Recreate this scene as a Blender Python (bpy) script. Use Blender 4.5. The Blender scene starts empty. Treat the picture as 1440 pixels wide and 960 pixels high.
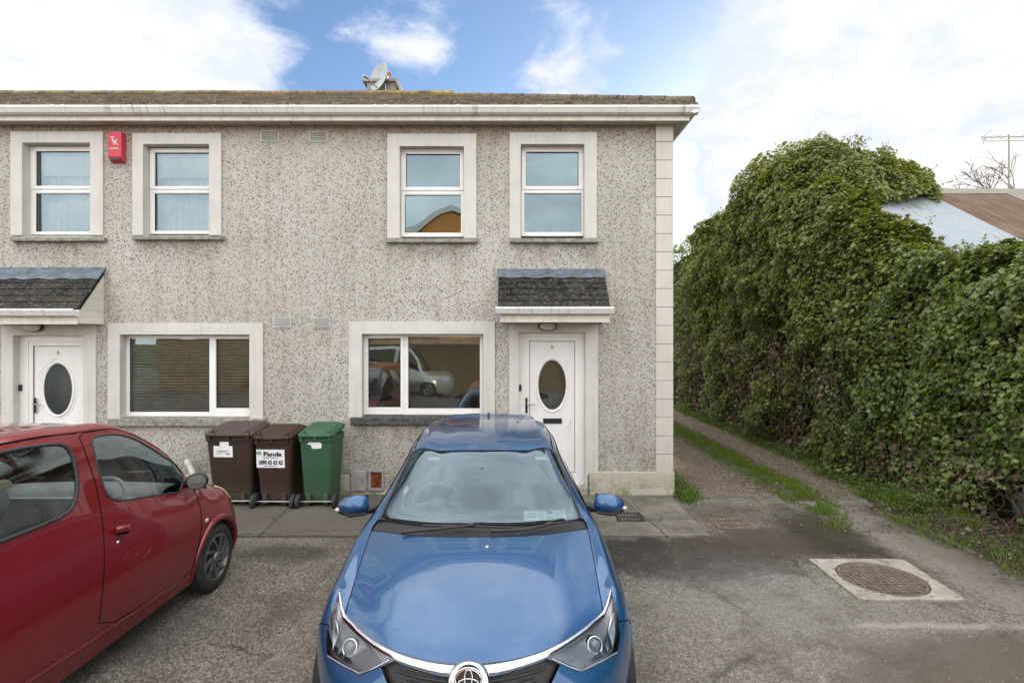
import bpy, bmesh, math, random
import numpy as np
from mathutils import Vector, Matrix, noise
from mathutils.geometry import delaunay_2d_cdt
random.seed(7); RNG = np.random.default_rng(11)
R = math.radians
SC = bpy.context.scene
COL = SC.collection
CAM_H, F, WALL = 2.2, 760.0, 7.7
def W(px, py, y=WALL):                      # point on the plane at distance y seen at a photo position
    return ((px - 720) * y / F, CAM_H + (480 - py) * y / F)
def G(px, py, z=0.0):                       # point on the ground
    y = (CAM_H - z) * F / (py - 480)
    return ((px - 720) * y / F, y)

# ------------------------------------------------------------------ nodes
class NT:
    def __init__(s, name, world=False):
        if world: s.m = bpy.data.worlds.new(name)
        else: s.m = bpy.data.materials.new(name)
        s.m.use_nodes = True; s.t = s.m.node_tree; s.t.nodes.clear()
    def __call__(s, typ, ins=None, **props):
        n = s.t.nodes.new(typ)
        for k, v in props.items(): setattr(n, k, v)
        for k, v in (ins or {}).items():
            sk = n.inputs[k]
            if isinstance(v, bpy.types.NodeSocket): s.t.links.new(v, sk)
            elif isinstance(v, bpy.types.Node): s.t.links.new(v.outputs[0], sk)
            else:
                if isinstance(v, (tuple, list)) and len(v) == 3 and sk.type == 'RGBA': v = (*v, 1)
                sk.default_value = v
        return n
    def math(s, op, a, b=0.0, c=0.0, clamp=False):
        return s('ShaderNodeMath', {0: a, 1: b, 2: c}, operation=op, use_clamp=clamp).outputs[0]
    def vmath(s, op, a, b=(0, 0, 0)):
        n = s('ShaderNodeVectorMath', {0: a, 1: b}, operation=op)
        return n.outputs['Value'] if op in ('DOT_PRODUCT', 'LENGTH', 'DISTANCE') else n.outputs[0]
    def noise(s, scale, detail=4, rough=.55, vec=None, dist=0.0, out=0):
        i = {'Scale': scale, 'Detail': detail, 'Roughness': rough, 'Distortion': dist}
        if vec is not None: i['Vector'] = vec
        return s('ShaderNodeTexNoise', i).outputs[out]
    def ramp(s, fac, stops, interp='LINEAR'):
        n = s('ShaderNodeValToRGB', {'Fac': fac}); cr = n.color_ramp; cr.interpolation = interp
        while len(cr.elements) < len(stops): cr.elements.new(.5)
        for e, (p, c) in zip(cr.elements, stops):
            e.position = p
            e.color = (c, c, c, 1) if isinstance(c, (int, float)) else (*c, 1)
        return n.outputs[0]
    def mix(s, fac, a, b, mode='MIX'):
        n = s('ShaderNodeMix', data_type='RGBA', blend_type=mode, clamp_factor=True)
        for k, v in ((0, fac), (6, a), (7, b)):
            sk = n.inputs[k]
            if isinstance(v, bpy.types.NodeSocket): s.t.links.new(v, sk)
            else: sk.default_value = v if k == 0 else ((*v, 1) if len(v) == 3 else v)
        return n.outputs[2]
    def smooth(s, v, a, b):
        n = s('ShaderNodeMapRange', {0: v, 1: a, 2: b, 3: 0.0, 4: 1.0}, interpolation_type='SMOOTHSTEP', clamp=True)
        return n.outputs[0]
    def pos(s): return s('ShaderNodeNewGeometry').outputs['Position']
    def xyz(s, v):
        n = s('ShaderNodeSeparateXYZ', {0: v}); return n.outputs[0], n.outputs[1], n.outputs[2]
    def bump(s, h, strength=.3, dist=.01, normal=None):
        i = {'Height': h, 'Strength': strength, 'Distance': dist}
        if normal is not None: i['Normal'] = normal
        return s('ShaderNodeBump', i).outputs[0]
    def bsdf(s, color, rough=.6, normal=None, spec=.5, metal=0.0, **extra):
        i = {'Base Color': color, 'Roughness': rough, 'Specular IOR Level': spec, 'Metallic': metal}
        if normal is not None: i['Normal'] = normal
        i.update(extra)
        return s('ShaderNodeBsdfPrincipled', i).outputs[0]
    def out(s, sh):
        s('ShaderNodeOutputMaterial', {'Surface': sh}); return s.m

def simple(name, color, rough=.55, spec=.4, metal=0.0, var=.12, scale=6, bump=0.0, bscale=60, coat=0.0, spk=0.0):
    t = NT(name); p = t('ShaderNodeTexCoord').outputs['Object']
    n = t.noise(scale, 5, .6, p)
    f = t.ramp(n, [(.3, 1 - var), (.7, 1 + var)])
    c = t.mix(1.0, color, f, 'MULTIPLY')
    r = t.math('ADD', t.math('MULTIPLY', n, .2), rough - .1, clamp=True)
    nb = t.bump(t.noise(bscale, 4, .6, p), bump, .004) if bump else None
    return t.out(t.bsdf(c, r, nb, spec, metal, **({'Coat Weight': coat, 'Coat Roughness': .03} if coat else {})))

# ------------------------------------------------------------------ meshes
class MB:
    def __init__(s): s.v = []; s.f = []; s.m = []; s.sm = []
    def add(s, vs, fs, mi=0, smooth=False):
        o = len(s.v); s.v += [tuple(map(float, v)) for v in vs]
        for f in fs: s.f.append(tuple(i + o for i in f)); s.m.append(mi); s.sm.append(smooth)
        return s
    def box(s, x0, x1, y0, y1, z0, z1, mi=0):
        if x0 > x1: x0, x1 = x1, x0
        if y0 > y1: y0, y1 = y1, y0
        if z0 > z1: z0, z1 = z1, z0
        vs = [(x, y, z) for x in (x0, x1) for y in (y0, y1) for z in (z0, z1)]
        return s.add(vs, [(0, 1, 3, 2), (4, 6, 7, 5), (0, 4, 5, 1), (2, 3, 7, 6), (0, 2, 6, 4), (1, 5, 7, 3)], mi)
    def obox(s, c, ax, ay, az, mi=0):        # box from a centre and three half axes
        c = Vector(c); ax = Vector(ax); ay = Vector(ay); az = Vector(az)
        vs = [c + i * ax + j * ay + k * az for i in (-1, 1) for j in (-1, 1) for k in (-1, 1)]
        return s.add(vs, [(0, 1, 3, 2), (4, 6, 7, 5), (0, 4, 5, 1), (2, 3, 7, 6), (0, 2, 6, 4), (1, 5, 7, 3)], mi)
    def ring(s, o, i, y0, y1, mi=0):         # rectangular frame in the xz plane; o, i = (x0, x1, z0, z1)
        s.box(o[0], i[0], y0, y1, o[2], o[3], mi); s.box(i[1], o[1], y0, y1, o[2], o[3], mi)
        s.box(i[0], i[1], y0, y1, i[3], o[3], mi); s.box(i[0], i[1], y0, y1, o[2], i[2], mi)
        return s
    def quad(s, a, b, c, d, mi=0): return s.add([a, b, c, d], [(0, 1, 2, 3)], mi)
    def prism(s, prof, axis, a, b, mi=0, smooth=False, cap=True):   # closed profile (u, v) pushed along axis from a to b
        def P(u, v, t): return {'x': (t, u, v), 'y': (u, t, v), 'z': (u, v, t)}[axis]
        n = len(prof); vs = [P(u, v, a) for u, v in prof] + [P(u, v, b) for u, v in prof]
        fs = [(i, (i + 1) % n, n + (i + 1) % n, n + i) for i in range(n)]
        s.add(vs, fs, mi, smooth)
        if cap: s.add(vs, [tuple(range(n)), tuple(range(2 * n - 1, n - 1, -1))], mi)
        return s
    def tube(s, pts, r, n=8, mi=0, smooth=True, cap=True):
        pts = [Vector(p) for p in pts]; rr = r if isinstance(r, (list, tuple)) else [r] * len(pts)
        vs = []; up = None
        for k, p in enumerate(pts):
            d = (pts[min(k + 1, len(pts) - 1)] - pts[max(k - 1, 0)]).normalized()
            if up is None: up = Vector((0, 0, 1)) if abs(d.z) < .9 else Vector((1, 0, 0))
            a = d.cross(up).normalized(); b = a.cross(d).normalized(); up = b
            for j in range(n):
                q = 2 * math.pi * j / n; vs.append(p + rr[k] * (math.cos(q) * a + math.sin(q) * b))
        fs = [(k * n + j, k * n + (j + 1) % n, (k + 1) * n + (j + 1) % n, (k + 1) * n + j) for k in range(len(pts) - 1) for j in range(n)]
        s.add(vs, fs, mi, smooth)
        if cap: s.add(vs, [tuple(range(n - 1, -1, -1)), tuple(range(len(vs) - n, len(vs)))], mi)
        return s
    def lathe(s, prof, c, axis, n=32, mi=0, smooth=True):     # prof: (r, h) along axis through c
        c = Vector(c); ax = Vector(axis).normalized(); u = ax.orthogonal().normalized(); w = ax.cross(u)
        vs = [c + h * ax + r * (math.cos(2 * math.pi * j / n) * u + math.sin(2 * math.pi * j / n) * w) for r, h in prof for j in range(n)]
        fs = [(k * n + j, k * n + (j + 1) % n, (k + 1) * n + (j + 1) % n, (k + 1) * n + j) for k in range(len(prof) - 1) for j in range(n)]
        return s.add(vs, fs, mi, smooth)
    def ball(s, c, r, n=16, m=10, mi=0, rot=None):
        r = r if isinstance(r, (tuple, list)) else (r, r, r); c = Vector(c); vs = []
        for i in range(m + 1):
            a = math.pi * i / m
            for j in range(n):
                b = 2 * math.pi * j / n
                p = Vector((r[0] * math.sin(a) * math.cos(b), r[1] * math.sin(a) * math.sin(b), r[2] * math.cos(a)))
                vs.append(c + (rot @ p if rot else p))
        fs = [(i * n + j, i * n + (j + 1) % n, (i + 1) * n + (j + 1) % n, (i + 1) * n + j) for i in range(m) for j in range(n)]
        return s.add(vs, fs, mi, True)
    def grid(s, fn, us, vs_, mi=0, smooth=True):
        P = [fn(u, v) for u in us for v in vs_]; n = len(vs_)
        return s.add(P, [(i * n + j, i * n + j + 1, (i + 1) * n + j + 1, (i + 1) * n + j) for i in range(len(us) - 1) for j in range(n - 1)], mi, smooth)
    def merge(s, o, M=None, mi=None):
        vs = [M @ Vector(v) for v in o.v] if M else o.v; b = len(s.v)
        s.v += [tuple(v) for v in vs]
        for f, m, q in zip(o.f, o.m, o.sm): s.f.append(tuple(i + b for i in f)); s.m.append(m if mi is None else mi); s.sm.append(q)
        return s

ORG = {}
def mesh_obj(name, me, mats, parent):
    for m in (mats if isinstance(mats, (list, tuple)) else [mats]): me.materials.append(m)
    ob = bpy.data.objects.new(name, me); COL.objects.link(ob)
    if parent is not None: ob.parent = parent; ORG[ob.name] = ORG.get(parent.name, Vector((0, 0, 0)))
    return ob
def part(name, mb, mats, parent=None, bev=0.0, seg=2, weld=0.0, solid=0.0, origin=None, normals=True):
    me = bpy.data.meshes.new(name)
    o = ORG.get(parent.name, Vector((0, 0, 0))) if parent is not None else Vector(origin or (0, 0, 0))
    me.from_pydata([(v[0] - o[0], v[1] - o[1], v[2] - o[2]) for v in mb.v], [], mb.f)
    me.polygons.foreach_set('material_index', mb.m); me.polygons.foreach_set('use_smooth', mb.sm)
    if weld or normals:
        bm = bmesh.new(); bm.from_mesh(me)
        if weld: bmesh.ops.remove_doubles(bm, verts=bm.verts, dist=weld)
        if normals: bmesh.ops.recalc_face_normals(bm, faces=bm.faces)
        bm.to_mesh(me); bm.free()
    ob = mesh_obj(name, me, mats, parent)
    if parent is None: ob.location = o; ORG[ob.name] = o
    if solid:
        md = ob.modifiers.new('Solidify', 'SOLIDIFY'); md.thickness = solid; md.offset = -1
    if bev:
        md = ob.modifiers.new('Bevel', 'BEVEL'); md.width = bev; md.segments = seg; md.limit_method = 'ANGLE'; md.angle_limit = R(35)
        md.harden_normals = False
    return ob
def root(name, loc, label, cat, group=None, rotz=0.0, local=False):
    o = bpy.data.objects.new(name, None); COL.objects.link(o); o.location = loc; o.rotation_euler = (0, 0, rotz)
    o.empty_display_size = .2
    ORG[o.name] = Vector((0, 0, 0)) if local else Vector(loc)
    return tag(o, label, cat, group)
def tag(o, label, cat, group=None):
    o['label'] = label; o['category'] = cat
    if group: o['group'] = group
    return o
def kind(o, k='structure', label=None, cat=None):
    o['kind'] = k
    if label: o['label'] = label
    if cat: o['category'] = cat
    return o
def text_mb(s, size, origin, ux, uz, depth=.001, align='CENTER', squeeze=1.0, bold=0.0):
    cu = bpy.data.curves.new('lettering', 'FONT'); cu.body = s; cu.size = size; cu.align_x = align; cu.align_y = 'CENTER'
    cu.extrude = depth; cu.offset = bold; cu.resolution_u = 3
    ob = bpy.data.objects.new('lettering', cu); COL.objects.link(ob)
    bpy.context.view_layer.update()
    me = bpy.data.meshes.new_from_object(ob.evaluated_get(bpy.context.evaluated_depsgraph_get()))
    ux = Vector(ux).normalized(); uz = Vector(uz).normalized(); un = ux.cross(uz); o = Vector(origin)
    mb = MB(); mb.add([o + v.co.x * squeeze * ux + v.co.y * uz + v.co.z * un for v in me.vertices], [tuple(p.vertices) for p in me.polygons])
    bpy.data.objects.remove(ob); bpy.data.curves.remove(cu); bpy.data.meshes.remove(me)
    return mb
def clone(o, parent=None):
    c = o.copy(); COL.objects.link(c)
    if parent is not None: c.parent = parent
    for ch in o.children: clone(ch, c)
    return c
# ------------------------------------------------------------------ camera, sky, sun
cd = bpy.data.cameras.new('camera'); cam = bpy.data.objects.new('camera', cd); COL.objects.link(cam)
cam.location = (0, 0, CAM_H); cam.rotation_euler = (R(90), 0, 0)
cd.lens = 36 * F / 1440; cd.sensor_width = 36; cd.clip_start = .05; cd.clip_end = 3000
SC.camera = cam
SUN_EL, SUN_AZ = R(19), R(24)               # low winter sun behind the house, a little to the right
sd = bpy.data.lights.new('sun', 'SUN'); sun = bpy.data.objects.new('sun', sd); COL.objects.link(sun)
sd.energy = 3.6; sd.angle = R(.55); sd.color = (1, .86, .68)
tosun = Vector((math.sin(SUN_AZ) * math.cos(SUN_EL), math.cos(SUN_AZ) * math.cos(SUN_EL), math.sin(SUN_EL)))
sun.rotation_euler = tosun.to_track_quat('Z', 'Y').to_euler(); sun.location = tosun * 60
def make_world():
    t = NT('World', True); SC.world = t.m
    d = t('ShaderNodeTexCoord').outputs['Generated']
    sky = t('ShaderNodeTexSky', sky_type='NISHITA', sun_disc=False, sun_elevation=SUN_EL, sun_rotation=SUN_AZ, altitude=50, air_density=1.0, dust_density=.25, ozone_density=3.0)
    x, y, z = t.xyz(d)
    skyc = t('ShaderNodeBackground', {'Color': sky.outputs[0], 'Strength': .110})
    # cloud field over the dome: fractal noise on a flattened cloud layer, with cloud banks to the left and right
    zz = t.math('MAXIMUM', z, .02)
    k = t.math('DIVIDE', 1.0, t.math('ADD', zz, .35))
    cl = t('ShaderNodeCombineXYZ', {0: t.math('MULTIPLY', x, k), 1: t.math('MULTIPLY', y, k), 2: z}).outputs[0]
    n1 = t.noise(2.6, 10, .62, cl, .15)
    n2 = t.noise(7.0, 9, .66, cl, .3)
    def bank(px, py, r0, r1):                # soft bank centred on a direction
        v = Vector(((px - 720) / F, 1, (480 - py) / F)).normalized()
        c = t.vmath('DOT_PRODUCT', d, tuple(v))
        return t.smooth(c, math.cos(R(r1)), math.cos(R(r0)))
    banks = t.math('MAXIMUM', bank(30, 55, 8, 24), bank(1345, 150, 13, 25))
    banks = t.math('MAXIMUM', banks, t.math('MULTIPLY', bank(1060, 250, 2, 9), .55))
    wisp = t.math('MAXIMUM', bank(570, 25, 1, 8), bank(800, 80, 1, 8))
    top = t.smooth(z, .53, .72)              # unseen bright cloud added overhead to light ground, hedge and windscreen
    back = t.smooth(y, .30, -.40)            # unseen cloud behind the camera, brightened as fill for the shaded facade
    left = t.math('MULTIPLY', t.smooth(x, -.55, -.90), t.smooth(y, .75, .35))  # unseen sky at the left, brightened to light the hedge
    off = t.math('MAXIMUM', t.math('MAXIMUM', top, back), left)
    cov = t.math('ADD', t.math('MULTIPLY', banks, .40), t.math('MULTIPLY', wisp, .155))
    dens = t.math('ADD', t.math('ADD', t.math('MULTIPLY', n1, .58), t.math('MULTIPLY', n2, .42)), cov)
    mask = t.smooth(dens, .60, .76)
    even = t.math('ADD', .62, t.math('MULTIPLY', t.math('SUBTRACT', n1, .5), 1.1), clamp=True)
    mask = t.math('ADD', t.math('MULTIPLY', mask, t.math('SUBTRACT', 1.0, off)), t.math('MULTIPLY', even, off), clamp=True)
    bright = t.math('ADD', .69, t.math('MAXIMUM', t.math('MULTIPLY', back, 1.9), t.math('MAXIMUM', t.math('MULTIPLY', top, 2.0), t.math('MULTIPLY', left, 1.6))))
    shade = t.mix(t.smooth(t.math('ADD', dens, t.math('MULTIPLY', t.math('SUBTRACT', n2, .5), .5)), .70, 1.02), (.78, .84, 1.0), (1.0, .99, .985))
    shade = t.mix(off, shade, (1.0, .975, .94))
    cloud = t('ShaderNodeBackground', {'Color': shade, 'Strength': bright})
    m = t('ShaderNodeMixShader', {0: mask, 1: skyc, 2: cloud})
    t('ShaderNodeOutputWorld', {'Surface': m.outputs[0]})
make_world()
vs = SC.view_settings; vs.view_transform = 'Standard'; vs.look = 'None'; vs.gamma = 1; vs.use_curve_mapping = False
vs.exposure = .64
SC.render.engine = 'CYCLES'
cy = SC.cycles; cy.use_denoising = True; cy.max_bounces = 8; cy.diffuse_bounces = 4; cy.glossy_bounces = 4; cy.transparent_max_bounces = 24
cy.caustics_reflective = False; cy.caustics_refractive = False
cy.sample_clamp_indirect = 6
# ------------------------------------------------------------------ house materials
def m_pebbledash():
    t = NT('pebbledash'); p = t.pos()
    x, y, z = t.xyz(p)
    vo = t('ShaderNodeTexVoronoi', {'Vector': p, 'Scale': 84.0, 'Randomness': 1.0}, feature='F1')
    vd = t('ShaderNodeTexVoronoi', {'Vector': p, 'Scale': 34.0, 'Randomness': 1.0}, feature='F1')
    cellr = t.xyz(vo.outputs['Color'])[0]
    cellg = t.xyz(vd.outputs['Color'])[1]
    big = t.noise(.9, 5, .6, p)
    stone = t.ramp(cellr, [(0, (.095, .078, .064)), (.06, (.22, .195, .165)), (.14, (.36, .34, .305)), (.26, (.45, .44, .41)), (.45, (.515, .505, .475)), (.70, (.58, .575, .55)), (.93, (.42, .385, .325))], 'CONSTANT')
    stone = t.mix(t.ramp(t.math('MULTIPLY', vo.outputs['Distance'], 1.0), [(.45, 0.0), (.75, .55)]), stone, (.485, .475, .445))
    darkm = t.math('MULTIPLY', t.math('GREATER_THAN', t.math('ADD', cellg, t.math('MULTIPLY', big, .24)), .93), t.math('LESS_THAN', vd.outputs['Distance'], .34))
    c = t.mix(t.math('MULTIPLY', darkm, .85), stone, (.085, .065, .05))
    # weathering: brown damp under the eaves, grey-green grime low down and in runs
    c = t.mix(t.math('MULTIPLY', t.ramp(big, [(.35, 0.0), (.7, 1.0)]), .35), c, (.44, .41, .37), 'MIX')
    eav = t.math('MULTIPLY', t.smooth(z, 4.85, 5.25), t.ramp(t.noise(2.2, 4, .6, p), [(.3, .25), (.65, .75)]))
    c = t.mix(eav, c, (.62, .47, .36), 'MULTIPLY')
    c = t.mix(t.ramp(t.noise(.55, 6, .62, t.vmath('ADD', p, (3, 0, 7))), [(.40, 0.0), (.66, .60)]), c, (.74, .735, .70), 'MULTIPLY')
    streak = t('ShaderNodeCombineXYZ', {0: t.math('MULTIPLY', x, 7.0), 1: 0.0, 2: t.math('MULTIPLY', z, .5)}).outputs[0]
    sn = t.noise(1.0, 5, .65, streak)
    c = t.mix(t.math('MULTIPLY', t.ramp(sn, [(.48, 0.0), (.72, 1.0)]), .42), c, (.56, .52, .47), 'MULTIPLY')
    low = t.math('MULTIPLY', t.smooth(z, 1.1, .2), t.ramp(t.noise(3, 5, .6, p), [(.35, 0.0), (.7, .7)]))
    c = t.mix(low, c, (.50, .50, .42), 'MULTIPLY')
    sn2 = t.ramp(t.noise(5.0, 6, .7, p), [(.36, 0.0), (.62, 1.0)])
    for (sx, sz, hw) in ((-1.14, 3.60, .66), (.60, 3.60, .64), (-6.48, 3.62, .66), (-4.76, 3.63, .66), (-1.25, 1.01, 1.05)):
        d = t.math('MULTIPLY', t.smooth(t.math('ABSOLUTE', t.math('SUBTRACT', x, sx)), hw + .03, hw - .12), t.math('MULTIPLY', t.math('LESS_THAN', z, sz), t.smooth(z, sz - .42, sz - .05)))
        c = t.mix(t.math('MULTIPLY', t.math('MULTIPLY', d, sn2), .6), c, (.45, .43, .39), 'MULTIPLY')
    h = t.math('ADD', t.math('MULTIPLY', vo.outputs['Distance'], -1.0), t.math('MULTIPLY', vd.outputs['Distance'], -.6))
    return t.out(t.bsdf(c, .85, t.bump(h, .55, .010), .25))
def m_plaster(name, col, green=0.0):
    t = NT(name); p = t.pos(); x, y, z = t.xyz(p)
    n = t.noise(3.2, 6, .62, p)
    c = t.mix(t.ramp(n, [(.38, 0.0), (.72, .55)]), col, tuple(v * .80 for v in col))
    st = t('ShaderNodeCombineXYZ', {0: t.math('MULTIPLY', x, 16.0), 1: 0.0, 2: t.math('MULTIPLY', z, 1.1)}).outputs[0]
    c = t.mix(t.math('MULTIPLY', t.ramp(t.noise(1.0, 5, .6, st), [(.5, 0.0), (.75, 1.0)]), .3), c, (.62, .58, .50), 'MULTIPLY')
    if green:
        g = t.math('MULTIPLY', t.ramp(t.noise(4.5, 6, .7, p), [(.42, 0.0), (.6, 1.0)]), green)
        g = t.math('MULTIPLY', g, t.smooth(z, .42, .02))
        c = t.mix(g, c, (.20, .23, .10))
        c = t.mix(t.math('MULTIPLY', t.ramp(t.noise(9, 5, .7, p), [(.55, 0.0), (.7, 1.0)]), green * .6), c, (.28, .22, .10))
    return t.out(t.bsdf(c, .8, t.bump(t.noise(90, 4, .6, p), .25, .004), .3))
def m_sill():
    t = NT('concrete_sill'); p = t.pos(); x, y, z = t.xyz(p)
    c = t.ramp(t.noise(14, 6, .7, p), [(.3, (.13, .12, .105)), (.5, (.25, .24, .215)), (.72, (.37, .36, .33))])
    lich = t.ramp(t.noise(34, 4, .6, p), [(.56, 0.0), (.64, 1.0)])
    c = t.mix(t.math('MULTIPLY', lich, .5), c, (.10, .105, .07))
    return t.out(t.bsdf(c, .9, t.bump(t.noise(70, 4, .6, p), .4, .006), .25))
def m_sill_dark():
    t = NT('lichened_sill'); p = t.pos()
    c = t.ramp(t.noise(16, 6, .7, p), [(.3, (.035, .035, .036)), (.55, (.085, .085, .085)), (.75, (.20, .195, .18))])
    return t.out(t.bsdf(c, .9, t.bump(t.noise(60, 4, .6, p), .5, .008), .25))
def m_tiles(name, a, b, lich, lamt, moss=.3):
    t = NT(name); p = t.pos(); x, y, z = t.xyz(p)
    cell = t('ShaderNodeTexVoronoi', {'Vector': p, 'Scale': 4.2}, feature='F1').outputs['Color']
    f = t.math('ADD', t.math('MULTIPLY', t.noise(11, 6, .7, p), .7), t.math('MULTIPLY', t.xyz(cell)[0], .3))
    c = t.mix(t.ramp(f, [(.3, 0.0), (.7, 1.0)]), a, b)
    l = t.ramp(t.noise(24, 5, .7, p), [(.55, 0.0), (.64, 1.0)])
    c = t.mix(t.math('MULTIPLY', l, lamt), c, lich)
    m = t.ramp(t.noise(6, 6, .7, p), [(.54, 0.0), (.66, 1.0)])
    c = t.mix(t.math('MULTIPLY', m, moss), c, (.085, .082, .03))
    if name == 'roof_tiles':
        yl = t.math('MULTIPLY', t.math('MULTIPLY', t.smooth(z, 6.85, 7.3), t.math('ADD', .35, t.math('MULTIPLY', t.smooth(t.math('ABSOLUTE', t.math('ADD', x, 1.7)), 1.1, .3), .6))), t.ramp(t.noise(2.6, 6, .7, p), [(.40, 0.0), (.62, .9)]))
        c = t.mix(yl, c, (.42, .30, .09))
    return t.out(t.bsdf(c, .88, t.bump(t.noise(60, 5, .7, p), .5, .01), .25))
def m_upvc(name='white_upvc', col=(.78, .775, .765), grime=.15):
    t = NT(name); p = t.pos(); x, y, z = t.xyz(p)
    st = t('ShaderNodeCombineXYZ', {0: t.math('MULTIPLY', x, 9.0), 1: y, 2: t.math('MULTIPLY', z, 3.0)}).outputs[0]
    n = t.noise(1.0, 6, .65, st)
    c = t.mix(t.math('MULTIPLY', t.ramp(n, [(.45, 0.0), (.72, 1.0)]), grime), col, (.38, .36, .31))
    return t.out(t.bsdf(c, t.math('ADD', .28, t.math('MULTIPLY', n, .2)), None, .5))
def m_gutter():
    t = NT('gutter_plastic'); p = t.pos(); x, y, z = t.xyz(p)
    st = t('ShaderNodeCombineXYZ', {0: t.math('MULTIPLY', x, 14.0), 1: y, 2: t.math('MULTIPLY', z, 2.0)}).outputs[0]
    n = t.noise(1.0, 6, .75, st); n2 = t.noise(.8, 3, .6, p)
    a = t.math('MULTIPLY', t.ramp(n, [(.50, 0.0), (.66, .8)]), t.ramp(n2, [(.45, .05), (.62, .7)]))
    c = t.mix(a, (.74, .74, .73), (.16, .165, .14))
    return t.out(t.bsdf(c, .4, None, .5))
def m_glass(name, tint=(.86, .92, .90), ior=1.75, warp=0.0, refl=(1, 1, 1)):
    t = NT(name)
    nrm = None
    if warp:
        p = t.pos(); nrm = t.bump(t.noise(1.3, 1, .4, p), warp, .05)
    fr = t('ShaderNodeFresnel', {'IOR': ior, **({'Normal': nrm} if nrm else {})}).outputs[0]
    g = t('ShaderNodeBsdfGlossy', {'Color': (*refl, 1), 'Roughness': 0.0, **({'Normal': nrm} if nrm else {})})
    tr = t('ShaderNodeBsdfTransparent', {'Color': (*tint, 1)})
    return t.out(t('ShaderNodeMixShader', {0: fr, 1: tr, 2: g}).outputs[0])
M = {}
M['wall'] = m_pebbledash()
M['plaster'] = m_plaster('painted_plaster_band', (.585, .575, .55))
M['plinth'] = m_plaster('plinth_render', (.50, .47, .41), .9)
M['quoin'] = m_plaster('quoin_render', (.565, .545, .505), .25)
M['sill'] = m_sill(); M['sill_dark'] = m_sill_dark()
M['roof'] = m_tiles('roof_tiles', (.060, .045, .034), (.17, .135, .10), (.34, .29, .20), .75, .35)
M['canopy_tiles'] = m_tiles('canopy_tiles', (.014, .014, .015), (.046, .044, .042), (.24, .22, .18), .5, .4)
M['upvc'] = m_upvc(); M['upvc_dirty'] = m_upvc('weathered_upvc', (.70, .66, .59), .55)
M['soffit'] = m_upvc('soffit_board', (.50, .46, .39), .8)
M['gutter'] = m_gutter()
M['gasket'] = simple('black_rubber_gasket', (.02, .02, .02), .6)
M['glass'] = m_glass('window_glass', tint=(.95, .98, .97), ior=2.45, warp=.12, refl=(.70, .91, 1.0))
M['lead'] = simple('lead_flashing', (.12, .145, .175), .45, .5, .3, .45, 9, .3, 30)
M['black'] = simple('black_plastic', (.015, .015, .016), .4)
M['chrome'] = simple('polished_metal', (.62, .62, .62), .18, .5, 1.0, .05)
M['steel'] = simple('dull_steel', (.38, .38, .38), .35, .5, .9, .1)
M['brass'] = simple('brass_numeral', (.30, .25, .14), .4, .5, .6)
M['curtain'] = simple('net_curtain_cloth', (.72, .74, .72), .9, .1)
M['blind'] = simple('wooden_blind_slat', (.86, .76, .60), .5, .4, 0, .2)
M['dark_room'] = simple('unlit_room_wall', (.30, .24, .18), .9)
M['vent'] = simple('grey_vent_plastic', (.44, .45, .43), .5, .4, 0, .15)
M['concrete'] = simple('old_concrete', (.30, .285, .26), .9, .25, 0, .25, 8, .5, 50)
M['rust'] = simple('rusty_pipe', (.20, .06, .02), .8, .3, 0, .5, 20, .5, 60)
M['meter'] = simple('grey_meter_plastic', (.34, .345, .35), .6, .4, 0, .2, 10)
M['opal'] = simple('opal_lamp_glass', (.62, .62, .50), .25, .5)
M['red_box'] = simple('red_alarm_plastic', (.52, .045, .075), .5, .4, 0, .12)
M['white_paint'] = simple('white_print', (.80, .80, .80), .6)
M['dish'] = simple('grey_dish_paint', (.36, .40, .43), .5, .4, 0, .15)

Y0 = WALL
def rect(x0, y0, x1, y1, y=WALL):            # photo rectangle to (x0, x1, z0, z1) on a plane
    a = W(x0, y1, y); b = W(x1, y0, y); return (a[0], b[0], a[1], b[1])

def wall_mesh(x0, x1, z0, z1, holes, y=Y0, side_right=True, depth=7.0, top=5.30):
    mb = MB(); xs = sorted({x0, x1, *[h[0] for h in holes], *[h[1] for h in holes]}); zs = sorted({z0, z1, *[h[2] for h in holes], *[h[3] for h in holes]})
    for a, b in zip(xs, xs[1:]):
        for c, d in zip(zs, zs[1:]):
            mx, mz = (a + b) / 2, (c + d) / 2
            if any(h[0] < mx < h[1] and h[2] < mz < h[3] for h in holes): continue
            mb.quad((a, y, c), (b, y, c), (b, y, d), (a, y, d))
    for h in holes:                          # reveals of the raw opening
        a, b, c, d = h; e = y + .30
        mb.quad((a, y, c), (a, e, c), (a, e, d), (a, y, d)); mb.quad((b, y, c), (b, y, d), (b, e, d), (b, e, c))
        mb.quad((a, y, d), (a, e, d), (b, e, d), (b, y, d)); mb.quad((a, y, c), (b, y, c), (b, e, c), (a, e, c))
    mb.quad((x1, y, z0), (x1, y + depth, z0), (x1, y + depth, z1), (x1, y, z1))
    mb.quad((x0, y, z0), (x0, y, z1), (x0, y + depth, z1), (x0, y + depth, z0))
    mb.quad((x0, y + depth, z0), (x0, y + depth, z1), (x1, y + depth, z1), (x1, y + depth, z0))
    mb.quad((x0, y, z1), (x1, y, z1), (x1, y + depth, z1), (x0, y + depth, z1))
    return mb
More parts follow.
